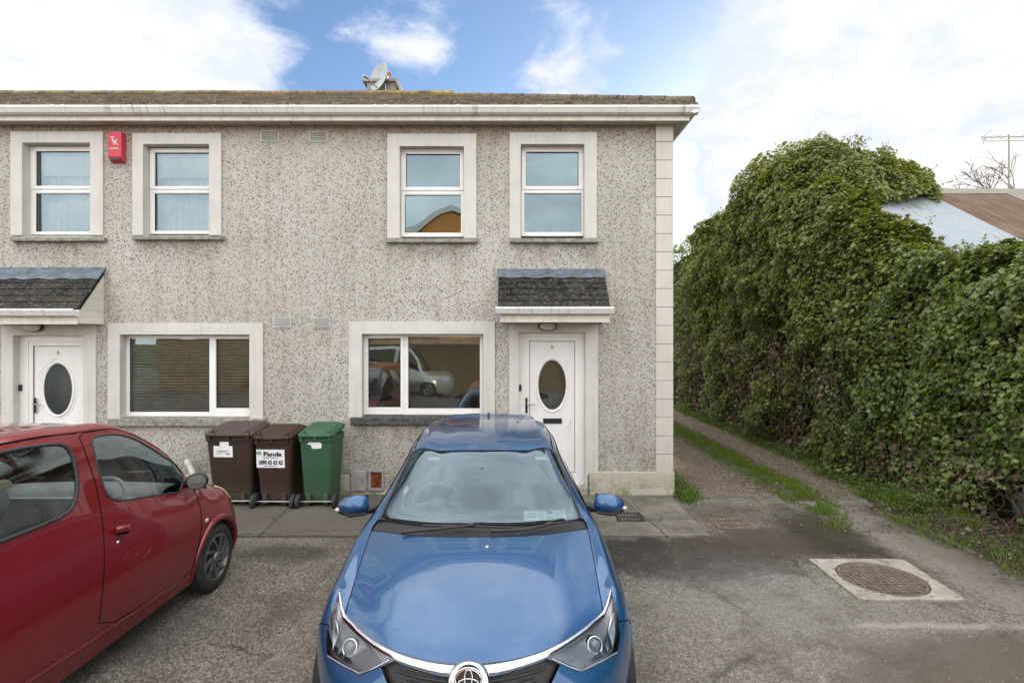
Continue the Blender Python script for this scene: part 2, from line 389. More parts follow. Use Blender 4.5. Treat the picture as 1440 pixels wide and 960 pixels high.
def room(name, o, parent, depth=1.9):        # the room one looks into behind a window
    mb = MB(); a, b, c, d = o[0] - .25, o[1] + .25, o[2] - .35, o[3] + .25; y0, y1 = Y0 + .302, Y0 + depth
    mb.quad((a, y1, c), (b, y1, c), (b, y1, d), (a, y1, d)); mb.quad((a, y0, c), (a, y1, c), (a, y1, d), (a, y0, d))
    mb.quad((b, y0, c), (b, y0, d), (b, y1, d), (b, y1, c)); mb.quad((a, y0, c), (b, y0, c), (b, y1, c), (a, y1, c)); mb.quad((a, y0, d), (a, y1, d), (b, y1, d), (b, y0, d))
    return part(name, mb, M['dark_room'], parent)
FY = Y0 + .115                               # window frames stand back in the reveal
def surround(op, out, parent, bottom=True):
    mb = MB(); a, b, c, d = op; A, B, C, D = out; y = Y0 - .022
    mb.box(A, a, y, Y0 - .001, C, D); mb.box(b, B, y, Y0 - .001, C, D); mb.box(a, b, y, Y0 - .001, d, D)
    e = FY + .02; k = .004
    mb.box(a - .02, a + k, Y0 - .0215, e, c, d); mb.box(b - k, b + .02, Y0 - .0215, e, c, d); mb.box(a, b, Y0 - .0215, e, d - k, d + .02)
    return part('surround', mb, M['plaster'], parent)
def window(house, op_px, out_px, frame_px, panes_px, sill_px, bars, sill_mat='sill', sashes=(), curtain=None, deep=.10):
    op, out = rect(*op_px), rect(*out_px); fr = rect(*frame_px, FY)
    op = (op[0], op[1], min(op[2], fr[2] - .004), op[3])
    mb = MB(); pb = []
    panes = [rect(*q, FY) for q in panes_px]
    fr = (min(fr[0], op[0] + .015), max(fr[1], op[1] - .015), fr[2], max(fr[3], op[3] - .015))
    xs = sorted({fr[0], fr[1], *[q[0] for q in panes], *[q[1] for q in panes]}); zs = sorted({fr[2], fr[3], *[q[2] for q in panes], *[q[3] for q in panes]})
    # outer frame and bars: everything of the frame rectangle that is not glass, as boxes
    L = min(q[0] for q in panes); Rr = max(q[1] for q in panes); Bt = min(q[2] for q in panes); T = max(q[3] for q in panes)
    w = .045
    mb.ring(fr, (fr[0] + w, fr[1] - w, fr[2] + w, fr[3] - w), FY, FY + .07)
    for bx in bars: r = rect(*bx, FY); mb.box(*r[:2], FY + .002, FY + .07, *r[2:])
    for i, q in enumerate(panes):            # bead or sash round every pane
        s = .006 if i not in sashes else -.012
        lim = (fr[0] + .006, fr[1] - .006, fr[2] + .006, fr[3] - .006)
        for bx in bars:
            r = rect(*bx, FY)
            if r[1] - r[0] < r[3] - r[2]:
                mx = (r[0] + r[1]) / 2
                if q[0] > mx: lim = (max(lim[0], mx + .004), *lim[1:])
                else: lim = (lim[0], min(lim[1], mx - .004), *lim[2:])
            else:
                mz = (r[2] + r[3]) / 2
                if q[2] > mz: lim = (*lim[:2], max(lim[2], mz + .004), lim[3])
                else: lim = (*lim[:3], min(lim[3], mz - .004))
        mb.ring(lim, q, FY + s, FY + .06)
    wn = part('window', mb, [M['upvc'], M['gasket']], house, .004, 2)
    for q in panes:
        g = MB(); g.box(q[0] - .004, q[1] + .004, FY + .024, FY + .03, q[2] - .004, q[3] + .004)
        g2 = MB(); g2.quad((q[0], FY + .022, q[2]), (q[1], FY + .022, q[2]), (q[1], FY + .022, q[3]), (q[0], FY + .022, q[3]))
        k = .006; g2.ring(q, (q[0] + k, q[1] - k, q[2] + k, q[3] - k), FY + .012, FY + .021, 1)
        part('pane', g2, [M['glass'], M['gasket']], wn, normals=False)
    surround(op, out, wn)
    s = rect(*sill_px, Y0 - .06); sm = MB()
    sm.prism([(Y0 - .07, s[2]), (Y0 - .07, s[3] - .012), (Y0 + .16, s[3] + .012), (Y0 + .16, s[2])], 'x', s[0], s[1])
    part('sill', sm, M[sill_mat], wn, .006, 1)
    if curtain:
        cb = MB(); x0, x1, z0, z1 = fr[0] - .02, fr[1] + .02, fr[2] - .03, fr[3] + .05
        if curtain == 'net':
            n = 90; yb = FY + .17
            cb.grid(lambda u, v: (x0 + (x1 - x0) * u, yb + .018 * math.sin(u * 60) + .012 * math.sin(u * 137 + 1), z0 + (z1 - z0) * v), [i / n for i in range(n + 1)], [0, .5, 1])
            part('curtain', cb, M['curtain'], wn, normals=False)
        elif curtain == 'blind_net':
            n = 90; yb = FY + .2
            cb.grid(lambda u, v: (x0 + (x1 - x0) * u, yb + .018 * math.sin(u * 60) + .012 * math.sin(u * 137 + 1), z0 + (z1 - z0) * v), [i / n for i in range(n + 1)], [0, .5, 1])
            part('curtain', cb, M['curtain'], wn, normals=False)
            bb = MB(); bb.box(x0, x1, FY + .12, FY + .125, z1 - .42, z1); bb.box(x0, x1, FY + .115, FY + .13, z1 - .445, z1 - .42)
            part('roller_blind', bb, M['curtain'], wn)
        elif curtain == 'slats':
            z = z1 - .06
            while z > z0 + .06:
                cb.obox(((x0 + x1) / 2, FY + .075, z), ((x1 - x0) / 2, 0, 0), (0, .021, .013), (0, -.0008, .0014)); z -= .043
            for f in (.15, .5, .66, .9):
                xx = x0 + (x1 - x0) * f; cb.tube([(xx, FY + .065, z0 + .05), (xx, FY + .065, z1)], .0018, 5)
            part('blind', cb, M['blind'], wn)
        elif curtain == 'raised':
            cb.box(x0 + .03, x1 - .03, FY + .12, FY + .18, z1 - .20, z1 - .02)
            for k in range(9): cb.box(x0 + .03, x1 - .03, FY + .118, FY + .182, z1 - .20 + k * .02, z1 - .189 + k * .02)
            xx = x0 + (x1 - x0) * .93; cb.tube([(xx, FY + .12, z0 + .55), (xx, FY + .12, z1 - .1)], .002, 5)
            part('blind', cb, M['blind'], wn)
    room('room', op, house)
    return op, wn
def ellipse(c, rx, rz, y, n=40): return [(c[0] + rx * math.cos(2 * math.pi * i / n), y, c[1] + rz * math.sin(2 * math.pi * i / n)) for i in range(n)]
def front_door(house, op_px, out_px, leaf_px, oval_px, handle_x, zbot, number, letter=None):
    y = Y0 + .10
    op, out, lf = rect(*op_px), rect(*out_px), rect(*leaf_px, y)
    op = (op[0], op[1], zbot, op[3]); out = (out[0], out[1], .30 if out[2] < .4 else out[2], out[3]); lf = (lf[0], lf[1], zbot + .17, lf[3])
    oc = W(oval_px[0], oval_px[1], y); s = y / F
    rx, rz, Rx, Rz = (v * s for v in oval_px[2:])
    # leaf with an oval hole
    mb = MB(); n = 40
    inner = ellipse(oc, rx, rz, y + .012, n); outer = []
    for i in range(n):
        a = 2 * math.pi * i / n; ca, sa = math.cos(a), math.sin(a)
        tx = ((lf[1] - oc[0]) if ca > 0 else (lf[0] - oc[0])) / ca if abs(ca) > 1e-6 else 1e9
        tz = ((lf[3] - oc[1]) if sa > 0 else (lf[2] - oc[1])) / sa if abs(sa) > 1e-6 else 1e9
        k = min(tx, tz); outer.append((oc[0] + k * ca, y + .012, oc[1] + k * sa))
    corners = [(lf[i], y + .012, lf[j]) for i, j in ((1, 3), (0, 3), (0, 2), (1, 2))]
    vs = inner + outer; fs = [(i, (i + 1) % n, n + (i + 1) % n, n + i) for i in range(n)]
    mb.add(vs, fs)
    for cx, cyy, cz in corners:              # close the corners
        a = math.atan2((cz - oc[1]), (cx - oc[0])) % (2 * math.pi); i = int(a / (2 * math.pi) * n)
        mb.add([outer[i], (cx, cyy, cz), outer[(i + 1) % n]], [(0, 1, 2)])
    def molding(pts, r, closed=False): mb.tube(pts + (pts[:1] if closed else []), r, 6)
    molding(ellipse(oc, (rx + Rx) / 2 - .01, (rz + Rz) / 2 - .01, y + .010, 48), .016, True)
    molding(ellipse(oc, rx + .008, rz + .008, y + .010, 48), .010, True)
    molding(ellipse(oc, Rx, Rz, y + .012, 48), .006, True)
    arc = [(oc[0] + (Rx + .035) * math.cos(a), y + .012, oc[1] + (Rz + .02) * math.sin(a)) for a in [R(18 + 144 * i / 24) for i in range(25)]]
    arc = [(arc[0][0] + .05, arc[0][1], arc[0][2] - .005)] + arc + [(arc[-1][0] - .05, arc[-1][1], arc[-1][2] - .005)]
    molding(arc, .006)
    # sunken lower panels with swept tops
    zt = oc[1] - Rz - .22; zb = lf[2] + .14
    for sg in (-1, 1):
        xi, xo = oc[0] + sg * .045, oc[0] + sg * (lf[1] - lf[0]) * .40
        top = [(xi + (xo - xi) * f, y + .012, zt + .14 * f * f) for f in [i / 10 for i in range(11)]]
        for off in (0, .03):
            cpt = [(p[0] + (off if sg > 0 else -off) * (1 if i == 0 else 0), p[1], p[2] - off) for i, p in enumerate(top)]
            xi2, xo2 = xi + sg * off, xo - sg * off
            pts = [(xi2, y + .012, zb + off)] + [(xi2 + (xo2 - xi2) * f, y + .012, zt - off + .14 * f * f) for f in [i / 10 for i in range(11)]] + [(xo2, y + .012, zb + off)]
            molding(pts, .0055, True)
    dr = part('door', mb, [M['upvc']], house)
    g = MB(); g.add(ellipse(oc, rx, rz, y + .02, n), [tuple(range(n))])
    part('pane', g, M['glass'], dr, normals=False)
    bk = MB(); bk.add(ellipse(oc, rx + .1, rz + .1, y + .25, n), [tuple(range(n))]); 
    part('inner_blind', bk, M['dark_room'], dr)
    fb = MB(); e = .0
    fb.ring((op[0] + .004, op[1] - .004, zbot, op[3] - .004), (lf[0] - .055, lf[1] + .055, zbot + .06, lf[3] + .055), y - .02, y + .06)
    fb.ring((lf[0] - .056, lf[1] + .056, zbot + .058, lf[3] + .056), (lf[0] + .004, lf[1] - .004, lf[2] + .004, lf[3] - .004), y - .008, y + .055)
    k = .010; fb.ring((lf[0] + .002, lf[1] - .002, lf[2] + .002, lf[3] - .002), (lf[0] + k, lf[1] - k, lf[2] + k, lf[3] - k), y + .001, y + .0105, 1)
    part('frame', fb, [M['upvc'], M['gasket']], dr, .004, 2)
    surround(op, out, dr)
    h = MB(); hx, hz = handle_x, 1.27
    h.box(hx - .016, hx + .016, y - .02, y - .009, hz - .10, hz + .12)
    h.tube([(hx, y - .02, hz + .03), (hx, y - .055, hz + .03), (hx + .02, y - .06, hz + .03), (hx + .13, y - .058, hz + .025)], [.009, .009, .009, .007], 8, 1)
    part('handle', h, [M['black'], M['steel']], dr)
    lk = MB(); lk.box(op[0] + .012, op[0] + .045, y - .05, y - .02, 1.49, 1.58); part('key_safe', lk, M['black'], dr, .004)
    nb = text_mb(number, .085, (oc[0], y + .008, oc[1] + Rz + .10), (1, 0, 0), (0, 0, 1), .002); part('door_number', nb, M['brass'], dr)
    if letter:
        l = rect(*letter, y); lb = MB(); lb.box(l[0], l[1], y - .006, y + .011, l[2], l[3]); lb.box(l[0] + .015, l[1] - .015, y - .012, y - .005, l[2] + .012, l[3] - .012)
        part('letter_box', lb, M['black'], dr, .002)
    st = MB(); st.box(op[0] - .02, op[1] + .02, Y0 - .06, Y0 + .2, .0, zbot - .002); part('threshold', st, M['concrete'], dr, .006)
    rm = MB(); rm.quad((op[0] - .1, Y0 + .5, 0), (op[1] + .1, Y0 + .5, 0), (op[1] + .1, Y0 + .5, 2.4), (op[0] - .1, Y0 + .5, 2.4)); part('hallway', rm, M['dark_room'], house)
    return op
def gutter_profile(y, z): return [(y, z + .0), (y, z - .085), (y - .05, z - .09), (y - .085, z - .075), (y - .105, z - .035), (y - .112, z - .022), (y - .118, z - .018), (y - .118, z + .012), (y - .106, z + .012), (y - .104, z - .012), (y - .012, z - .012), (y - .01, z)]
def canopy(house, x0, x1, ztop, zfront, yfront, seed, flash_h=.10):
    rnd = random.Random(seed)
    fz = zfront - .085
    mb = MB(); tz = lambda y: zfront + (ztop - zfront) * (y - yfront) / (Y0 - yfront)   # tile plane
    # boxed body: soffit, fascia and the two cheeks, clad in boards
    a, b = x0 + .045, x1 - .02; yb = yfront + .02
    mb.prism([(yb, fz - .10), (Y0 - .001, fz - .10), (Y0 - .001, tz(Y0) - .06), (yb, tz(yb) - .05)], 'x', a, b)
    for k in range(1, 8):
        z = fz - .10 + k * .09; yy = max(yb, yfront + (z + .07 - zfront) / (ztop - zfront) * (Y0 - yfront))
        if yy < Y0 - .05: mb.box(b, b + .003, yy + .02, Y0 - .002, z, z + .006); mb.box(a - .003, a, yy + .02, Y0 - .002, z, z + .006)
    mb.box(a - .01, b + .01, yb - .018, yb - .001, fz - .115, fz + .02)
    c = part('porch_canopy', mb, M['upvc_dirty'], house, .004, 1)
    tb = MB(); n = 6; L = math.hypot(Y0 - yfront, ztop - zfront); sy, sz = (Y0 - yfront) / L, (ztop - zfront) / L
    for k in range(n):
        s0, s1 = L * k / n - .0, L * (k + 1) / n + .02
        x = x0 - (.085 if k % 2 else .0); w = .17
        while x < x1 - .01:
            xa, xb = max(x, x0) + .002, min(x + w, x1) - .002; x += w
            if xb - xa < .02: continue
            lift = .022 + rnd.uniform(-.004, .004); d = rnd.uniform(-.006, .004)
            p = lambda s, h: (yfront + s * sy - h * sz, zfront + s * sz + h * sy)
            pr = [p(s0 + d, 0), p(s0 + d, lift), p(s1, .006), p(s1, -.006)]
            tb.prism(pr, 'x', xa, xb)
    tb.prism([(yfront + .03, zfront - .012), (Y0 - .002, ztop - .02), (Y0 - .002, ztop - .05), (yfront + .03, zfront - .04)], 'x', x0 + .01, x1 - .01)
    part('roof_tiles', tb, M['canopy_tiles'], c, .004, 1)
    fl = MB(); m = 40
    def fp(u, v):
        e = v * (flash_h + .035) + (.018 * abs(math.sin(u * 4.3 * math.pi)) if v == 1 else 0)
        s = L - e; h = .03 + .004 * math.sin(u * 31)
        return (x0 - .01 + (x1 - x0 + .02) * u, yfront + s * sy - h * sz, zfront + s * sz + h * sy)
    fl.grid(fp, [i / m for i in range(m + 1)], [0, .5, 1], 0, True)
    fl.box(x0 - .01, x1 + .01, Y0 - .012, Y0 - .001, ztop + .0, ztop + .05)
    part('flashing', fl, M['lead'], c)
    gb = MB(); gb.prism(gutter_profile(yb - .02, zfront - .01), 'x', x0 - .025, x1 + .03)
    for f in (.25, .78): xx = x0 + (x1 - x0) * f; gb.prism([(p[0] - .004, p[1] - .004) for p in gutter_profile(yb - .02, zfront - .008)], 'x', xx - .02, xx + .02)
    part('gutter', gb, M['gutter'], c)
    return c, fz - .10
def bulkhead(house, x, z):
    mb = MB(); mb.lathe([(.0, 0), (.13, 0), (.135, .03), (.12, .045)], (x, Y0 - .02, z), (0, -1, 0), 28); lb = MB()
    sq = Matrix.Translation((x, 0, z)) @ Matrix.Diagonal((1, 1, .5, 1)) @ Matrix.Translation((-x, 0, -z))
    m2 = MB().merge(mb, sq); o = part('porch_light', m2, M['black'], house)
    lb.lathe([(.115, .045), (.11, .075), (.085, .10), (.04, .115), (.0, .118)], (x, Y0 - .02, z), (0, -1, 0), 28)
    part('lens', MB().merge(lb, sq), M['opal'], o)
def vents(house, rects, dark=False):
    for r in rects:
        a, b, c, d = rect(*r); mb = MB(); mb.ring((a, b, c, d), (a + .015, b - .015, c + .012, d - .012), Y0 - .014, Y0 + .0)
        n = 5
        for k in range(n):
            z = c + .012 + (d - c - .024) * (k + .5) / n
            mb.obox(((a + b) / 2, Y0 - .006, z), ((b - a) / 2 - .012, 0, 0), (0, .008, .007), (0, -.002, .003))
        part('wall_vent', mb, M['vent'], house)

# ------------------------------------------------------------------ roof shapes
EY, EZ, RY, RZ = Y0 - .27, 5.455, 11.2, 7.30        # eave and ridge
RIGHT, PARTY, LEFT = 2.27, W(414, 0)[0], -12.4
def roof_mesh(x0, x1, hip):                         # stepped tile courses front and back, and on the hipped end
    mb = MB(); n = 14; ov = .29; rs = random.Random(3)
    run = RY - EY; sl = (RZ - EZ) / run
    for k in range(n):
        ya, yb = EY + run * k / n, EY + run * (k + 1) / n
        za, zb = EZ + (RZ - EZ) * k / n, EZ + (RZ - EZ) * (k + 1) / n
        w = .30; xe0 = (x1 + ov) - (ya - EY) if hip else x1
        xe1 = (x1 + ov) - (yb - EY) if hip else x1
        x = x0
        while x < xe0 - .001:                       # each tile is a shallow lip
            xb_ = min(x + w, xe0); xt = min(xb_, xe1); lift = .032 + rs.uniform(-.006, .006); xt0 = min(x, xe1)
            mb.add([(x, ya, za), (xb_, ya, za), (xb_, ya, za + lift), (x, ya, za + lift), (xt, yb, zb + .008), (xt0, yb, zb + .008)], [(0, 1, 2, 3), (3, 2, 4, 5)])
            x = xb_
        Y1, Y2 = 2 * RY - ya, 2 * RY - yb
        mb.add([(x0, Y1, za + .03), (xe0, Y1, za + .03), (xe1, Y2, zb), (x0, Y2, zb)], [(0, 1, 2, 3)])
        if hip: mb.add([(xe0, ya, za), (xe0, Y1, za), (xe0, Y1, za + .03), (xe0, ya, za + .03), (xe1, yb, zb), (xe1, Y2, zb)], [(0, 1, 2, 3), (3, 2, 5, 4)])
    # underside closing sheet
    e = x1 + ov if hip else x1
    mb.quad((x0, EY, EZ - .001), (e, EY, EZ - .001), (e, 2 * RY - EY, EZ - .001), (x0, 2 * RY - EY, EZ - .001))
    # half round ridge and hip tiles
    hx = x1 + ov - run if hip else x1
    x = x0
    while x < hx - .02:
        xb_ = min(x + .42, hx); r = .115 + rs.uniform(-.006, .006)
        mb.prism([(RY + r * math.cos(a), RZ - .03 + r * math.sin(a)) for a in [math.pi * i / 8 for i in range(9)]], 'x', x + .004, xb_ - .004, 0, True); x = xb_
    if hip:
        for sg in (-1, 1):
            p0 = Vector((x1 + ov - .06, EY + .06 if sg < 0 else 2 * RY - EY - .06, EZ + .055)); p1 = Vector((hx, RY, RZ - .03)); m = 13
            for k in range(m):
                a, b = p0.lerp(p1, k / m), p0.lerp(p1, (k + .97) / m); mb.tube([a, b], [.082, .076], 10, 0, True)
    return mb
EAVE = dict(fz0=5.262, fz1=5.40, fy=Y0 - .20)
def eaves(house, x0, x1, end):
    fy = EAVE['fy']; xe = x1 + (.195 if end else 0)
    mb = MB(); mb.box(x0, xe, fy, fy + .018, EAVE['fz0'], EAVE['fz1'])
    if end: mb.box(xe - .018, xe, fy + .018, 14.9, EAVE['fz0'], EAVE['fz1'])
    for x in (-10.8, -8.2, -5.0, -.85, 1.95, 1.4):
        if x0 < x < x1: mb.box(x - .004, x + .02, fy - .003, fy, EAVE['fz0'] - .003, EAVE['fz1'])
    part('fascia', mb, M['upvc_dirty'], house, .002, 1)
    sb = MB(); sb.box(x0, xe - .019, fy + .019, Y0 + .02, EAVE['fz0'] + .012, EAVE['fz0'] + .02)
    if end: sb.box(x1 - .001, xe - .019, Y0 + .02, 14.9, EAVE['fz0'] + .012, EAVE['fz0'] + .02)
    for k in range(int((xe - x0) / .1)): sb.box(x0 + k * .1, x0 + k * .1 + .006, fy + .02, Y0, EAVE['fz0'] + .009, EAVE['fz0'] + .012)
    part('soffit', sb, M['soffit'], house)
    gy, gz = fy, 5.418
    gb = MB(); gb.prism(gutter_profile(gy, gz), 'x', x0, xe + (.1 if end else 0))
    if end:
        gp = [(xe + (gy - p[0]), p[1]) for p in gutter_profile(gy, gz)]
        gb.prism(gp, 'y', gy - .10, 14.9)
    for x in (-11.7, -10.6, -9.4, -8.2, -7.0, W(84, 0, gy)[0], W(98, 0, gy)[0], W(190, 0, gy)[0], W(308, 0, gy)[0], W(418, 0, gy)[0] - .005, W(530, 0, gy)[0], W(545, 0, gy)[0], W(645, 0, gy)[0], W(757, 0, gy)[0], W(875, 0, gy)[0], W(969, 0, gy)[0]):
        if x0 < x < xe: gb.prism([((p[0] - gy) * 1.05 + gy - .001, (p[1] - gz) * 1.06 + gz) for p in gutter_profile(gy, gz)], 'x', x - .022, x + .022)
    part('gutter', gb, M['gutter'], house)

# ------------------------------------------------------------------ the two houses of the row
def build_right():
    h = root('terraced_house', ((RIGHT + PARTY) / 2, Y0, 0), 'pebbledashed end house with quoined corner and hipped roof beside the lane', 'house', 'houses of the terrace')
    holes = []
    o, _ = window(h, (562, 206, 653, 335), (545, 189, 670, 335), (564, 208, 652, 333), [(571, 217, 646.5, 263), (569, 274, 650.5, 327)], (543, 334, 671.5, 341), [(566, 264, 651, 273)], sashes=(0,), curtain=None); holes.append(o)
    o, _ = window(h, (732, 203, 822, 335), (716.5, 187, 839, 335), (733, 206, 822, 332), [(739.5, 214, 813.5, 262), (737, 272, 818, 326)], (717, 334, 842, 341), [(734, 262.5, 820, 271.5)], sashes=(0,), curtain=None); holes.append(o)
    o, _ = window(h, (509, 469, 680, 588), (491, 452, 696, 588), (511, 469, 678, 583), [(518, 475.5, 563.5, 572.5), (574, 471.5, 677, 574)], (493, 586, 700, 597), [(564, 470, 573, 582)], sashes=(0,), sill_mat='sill_dark', curtain='raised'); holes.append(o)
    zb = .135
    o = front_door(h, (729, 467, 823.5, 684), (716, 452, 841, 700), (744, 479, 809, 668), (776.5, 541, 19.5, 35, 25.5, 43), W(740.5, 0)[0], zb, '8', (764, 588, 790, 595)); holes.append(o)
    part('wall', wall_mesh(PARTY + .0005, RIGHT - .001, 0, 5.30, holes), M['wall'], h)
    c, fz = canopy(h, W(701, 0)[0] - .0, W(849.5, 0)[0] + .0, W(0, 383)[1], 2.655, Y0 - .49, 5)
    bulkhead(h, W(770, 0, Y0 - .05)[0], W(0, 458.5, Y0 - .05)[1])
    vents(h, [(435, 185, 461, 200), (441, 446, 465, 461)])
    qb = MB(); a, b = W(922, 0)[0], RIGHT; z = .36; first = W(0, 648)[1] - W(0, 674)[1]
    hgt = 25.75 * Y0 / F; z1 = 5.275; k = 0
    while z1 > .36:
        z0 = max(z1 - hgt, .345)
        if k == 0: z0 = z1 - .245
        qb.box(a, b + .022, Y0 - .024, Y0 + .21, z0 + .006, z1); z1 = z0; k += 1
    part('quoin', qb, M['quoin'], h, .006, 2)
    gb = MB(); gb.box(a + .012, b + .01, Y0 - .014, Y0 + .2, .345, 5.27); part('quoin_joint', gb, M['sill'], h)
    pb = MB(); pb.box(W(828, 0)[0] + .002, b + .035, Y0 - .045, Y0 + 7.02, -.1, .35); pb.box(PARTY + .002, W(492, 0)[0], Y0 - .018, Y0 + .02, -.1, .305); pb.box(W(492, 0)[0] + .0005, W(716, 0)[0] - .002, Y0 - .015, Y0 + .02, -.1, .07)
    part('plinth', pb, M['plinth'], h, .008, 2)
    # two low meter hatches beside the bins
    mb = MB(); a, b, c_, d = rect(494.5, 661, 516, 690); mb.box(a, b, Y0 - .03, Y0, c_, d); mb.box(a + .012, b - .02, Y0 - .036, Y0 - .029, c_ + .012, d - .02)
    mb.lathe([(0, 0), (.008, 0), (.008, .006), (0, .006)], (b - .05, Y0 - .036, (c_ + d) / 2), (0, -1, 0), 10, 1)
    part('meter_hatch', mb, [M['meter'], M['black']], h, .004)
    mb = MB(); a, b, c_, d = rect(519, 660, 540, 689); mb.ring((a, b, c_, d), (a + .032, b - .025, c_ + .035, d - .03), Y0 - .035, Y0 - .001)
    mb.box(a + .03, b - .02, Y0 - .008, Y0 - .002, c_ + .03, d - .03, 1)
    mb.tube([(a + .10, Y0 - .02, c_ + .05), (a + .10, Y0 - .025, (c_ + d) / 2), (a + .13, Y0 - .03, (c_ + d) / 2 + .03), (a + .12, Y0 - .02, d - .05)], .014, 8, 1)
    mb.lathe([(.0, 0), (.035, 0), (.035, .02), (.0, .02)], (a + .115, Y0 - .012, (c_ + d) / 2), (0, -1, 0), 14, 1)
    o = part('meter_hatch', mb, [M['meter'], M['rust']], h, .003); o['label'] = 'open meter hatch with rusty pipework inside'
    eaves(h, PARTY, RIGHT, True)
    part('roof', roof_mesh(PARTY, RIGHT, True), M['roof'], h, normals=False)
    return h
def build_left():
    h = root('terraced_house', ((LEFT + PARTY) / 2, Y0, 0), 'pebbledashed house with venetian blinds behind the red car, left part of the terrace', 'house', 'houses of the terrace')
    holes = []
    o, _ = window(h, (32.5, 201, 128.5, 331), (16.5, 186, 146, 331), (43, 206, 133, 330), [(51, 213, 130, 261.5), (50, 272, 132, 327)], (15, 333, 147, 339), [(43, 262, 131, 271)], sashes=(0,), curtain='blind_net'); holes.append(o)
    o, _ = window(h, (202, 203, 295.5, 331), (187.5, 188, 312, 331), (210.5, 209, 299, 329), [(218, 215, 296, 262), (217, 272, 297, 325)], (186, 331, 314, 337), [(211, 262.5, 297, 271)], sashes=(0,), curtain='blind_net'); holes.append(o)
    o, _ = window(h, (169.5, 470, 352.5, 589), (153, 454, 370.5, 589), (175, 472, 354, 586), [(182, 474.5, 294, 579), (304, 476.5, 351, 573.5)], (152, 588, 372, 599), [(295, 473, 303.5, 585)], sashes=(1,), curtain='slats'); holes.append(o)
    o = front_door(h, (20, 471, 119, 690), (4, 455, 136, 700), (46.5, 486, 114, 668), (81, 547, 20, 36, 27, 41.5), W(41.5, 0)[0], .135, '6'); holes.append(o)
    part('wall', wall_mesh(LEFT, PARTY - .0005, 0, 5.30, holes), M['wall'], h)
    canopy(h, W(148, 0)[0] - 1.52, W(148, 0)[0], W(0, 381)[1], 2.63, Y0 - .49, 9, .15)
    bulkhead(h, W(47, 0, Y0 - .05)[0], W(0, 460, Y0 - .05)[1])
    vents(h, [(367, 184, 393, 200), (384, 446, 410, 461)])
    pb = MB(); pb.box(LEFT, W(4, 0)[0] - .01, Y0 - .018, Y0 + .02, -.1, .33); pb.box(W(136, 0)[0] + .01, PARTY - .002, Y0 - .018, Y0 + .02, -.1, .305); part('plinth', pb, M['plinth'], h, .008, 2)
    eaves(h, LEFT, PARTY, False)
    part('roof', roof_mesh(LEFT, PARTY, False), M['roof'], h, normals=False)
    # chimney behind the ridge, with a clay pot
    cb = MB(); Yc = 11.75
    q = lambda px, py: W(px, py, Yc)
    x0, z1 = q(512, 112); x1, _ = q(560, 0)
    cb.box(x0 + .06, x1 - .03, Yc, Yc + .75, 6.6, z1 - .05); cb.prism([(x0 - .02, z1 - .06), (x0 - .06, z1), (x1 + .0, z1), (x1 + .1, z1 - .28), (x1 + .04, z1 - .28), (x1 - .05, z1 - .06)], 'y', Yc - .06, Yc + .81)
    ch = part('chimney', cb, M['concrete'], h, .01)
    pm = MB(); px, pz = q(538, 92); pm.lathe([(.10, z1 - .01), (.095, z1 + .15), (.10, pz - .02), (.112, pz - .02), (.112, pz), (.08, pz), (.08, z1)], (px, Yc + .35, 0), (0, 0, 1), 20)
    cp = simple('clay_pot', (.42, .30, .20), .8); part('chimney_pot', pm, cp, ch); pm = MB()
    px2, pz2 = q(484, 120); pm.lathe([(.055, 7.2), (.055, pz2), (.04, pz2), (.04, 7.2)], (px2, Yc + .35, 0), (0, 0, 1), 14)
    part('chimney_pot', pm, cp, ch)
    return h
H_R = build_right(); H_L = build_left()

# satellite dish in front of the chimney
def sat_dish():
    Yc = 11.62; cx, cz = W(531, 112, Yc)
    r = root('satellite_dish', (cx + .05, Yc, 7.2), 'grey satellite dish on the roof ridge in front of the chimney', 'satellite dish')
    d = MB(); ax = Vector((-.62, -.76, .16)).normalized(); c = Vector((cx + .02, Yc, cz + .06))
    pr = [(0, -.06), (.08, -.057), (.16, -.045), (.24, -.022), (.30, 0), (.308, .004)]
    d.lathe(pr, c, ax, 32); part('dish', d, M['dish'], r, solid=.006, normals=False)
    a = MB(); e = c + ax * .32 + Vector((0, 0, -.18)); a.tube([c + Vector((0, 0, -.27)), e], .012, 6); a.tube([e - ax * .02, e + ax * .07], .03, 8); part('feed_arm', a, M['steel'], r)
    m = MB(); m.tube([c - ax * .05, c - ax * .14, Vector((cx + .16, Yc + .02, cz - .1)), Vector((cx + .16, Yc + .02, 7.15))], .02, 8); m.box(cx + .10, cx + .22, Yc - .03, Yc + .08, cz - .02, cz + .06)
    part('bracket', m, M['steel'], r)
sat_dish()
# burglar alarm
def alarm():
    a, b, c, d = rect(152, 185, 168.5, 225, Y0 - .10); o = root('alarm_box', ((a + b) / 2, Y0, c), 'red alarm box lettered TK between the upper left windows', 'alarm box')
    mb = MB(); mb.prism([(Y0 - .10, c + .05), (Y0 - .10, d), (Y0 - .001, d + .0), (Y0 - .001, c - .02), (Y0 - .07, c + .0)], 'x', a, b + .02)
    part('case', mb, M['red_box'], o, .008, 2)
    k = MB(); k.box(a + .025, b - .005, Y0 - .095, Y0 - .05, c + .001, c + .03); part('lamp', k, M['black'], o)
    t = text_mb('T', .10, (a + .062, Y0 - .102, d - .115), (1, 0, 0), (0, 0, 1)); t.merge(text_mb('K', .11, (a + .108, Y0 - .102, d - .155), (1, 0, 0), (0, 0, 1)))
    t.merge(text_mb('ALARMS', .036, (a + .085, Y0 - .102, d - .24), (1, 0, 0), (0, 0, 1)))
    part('lettering', t, M['white_paint'], o)
alarm()
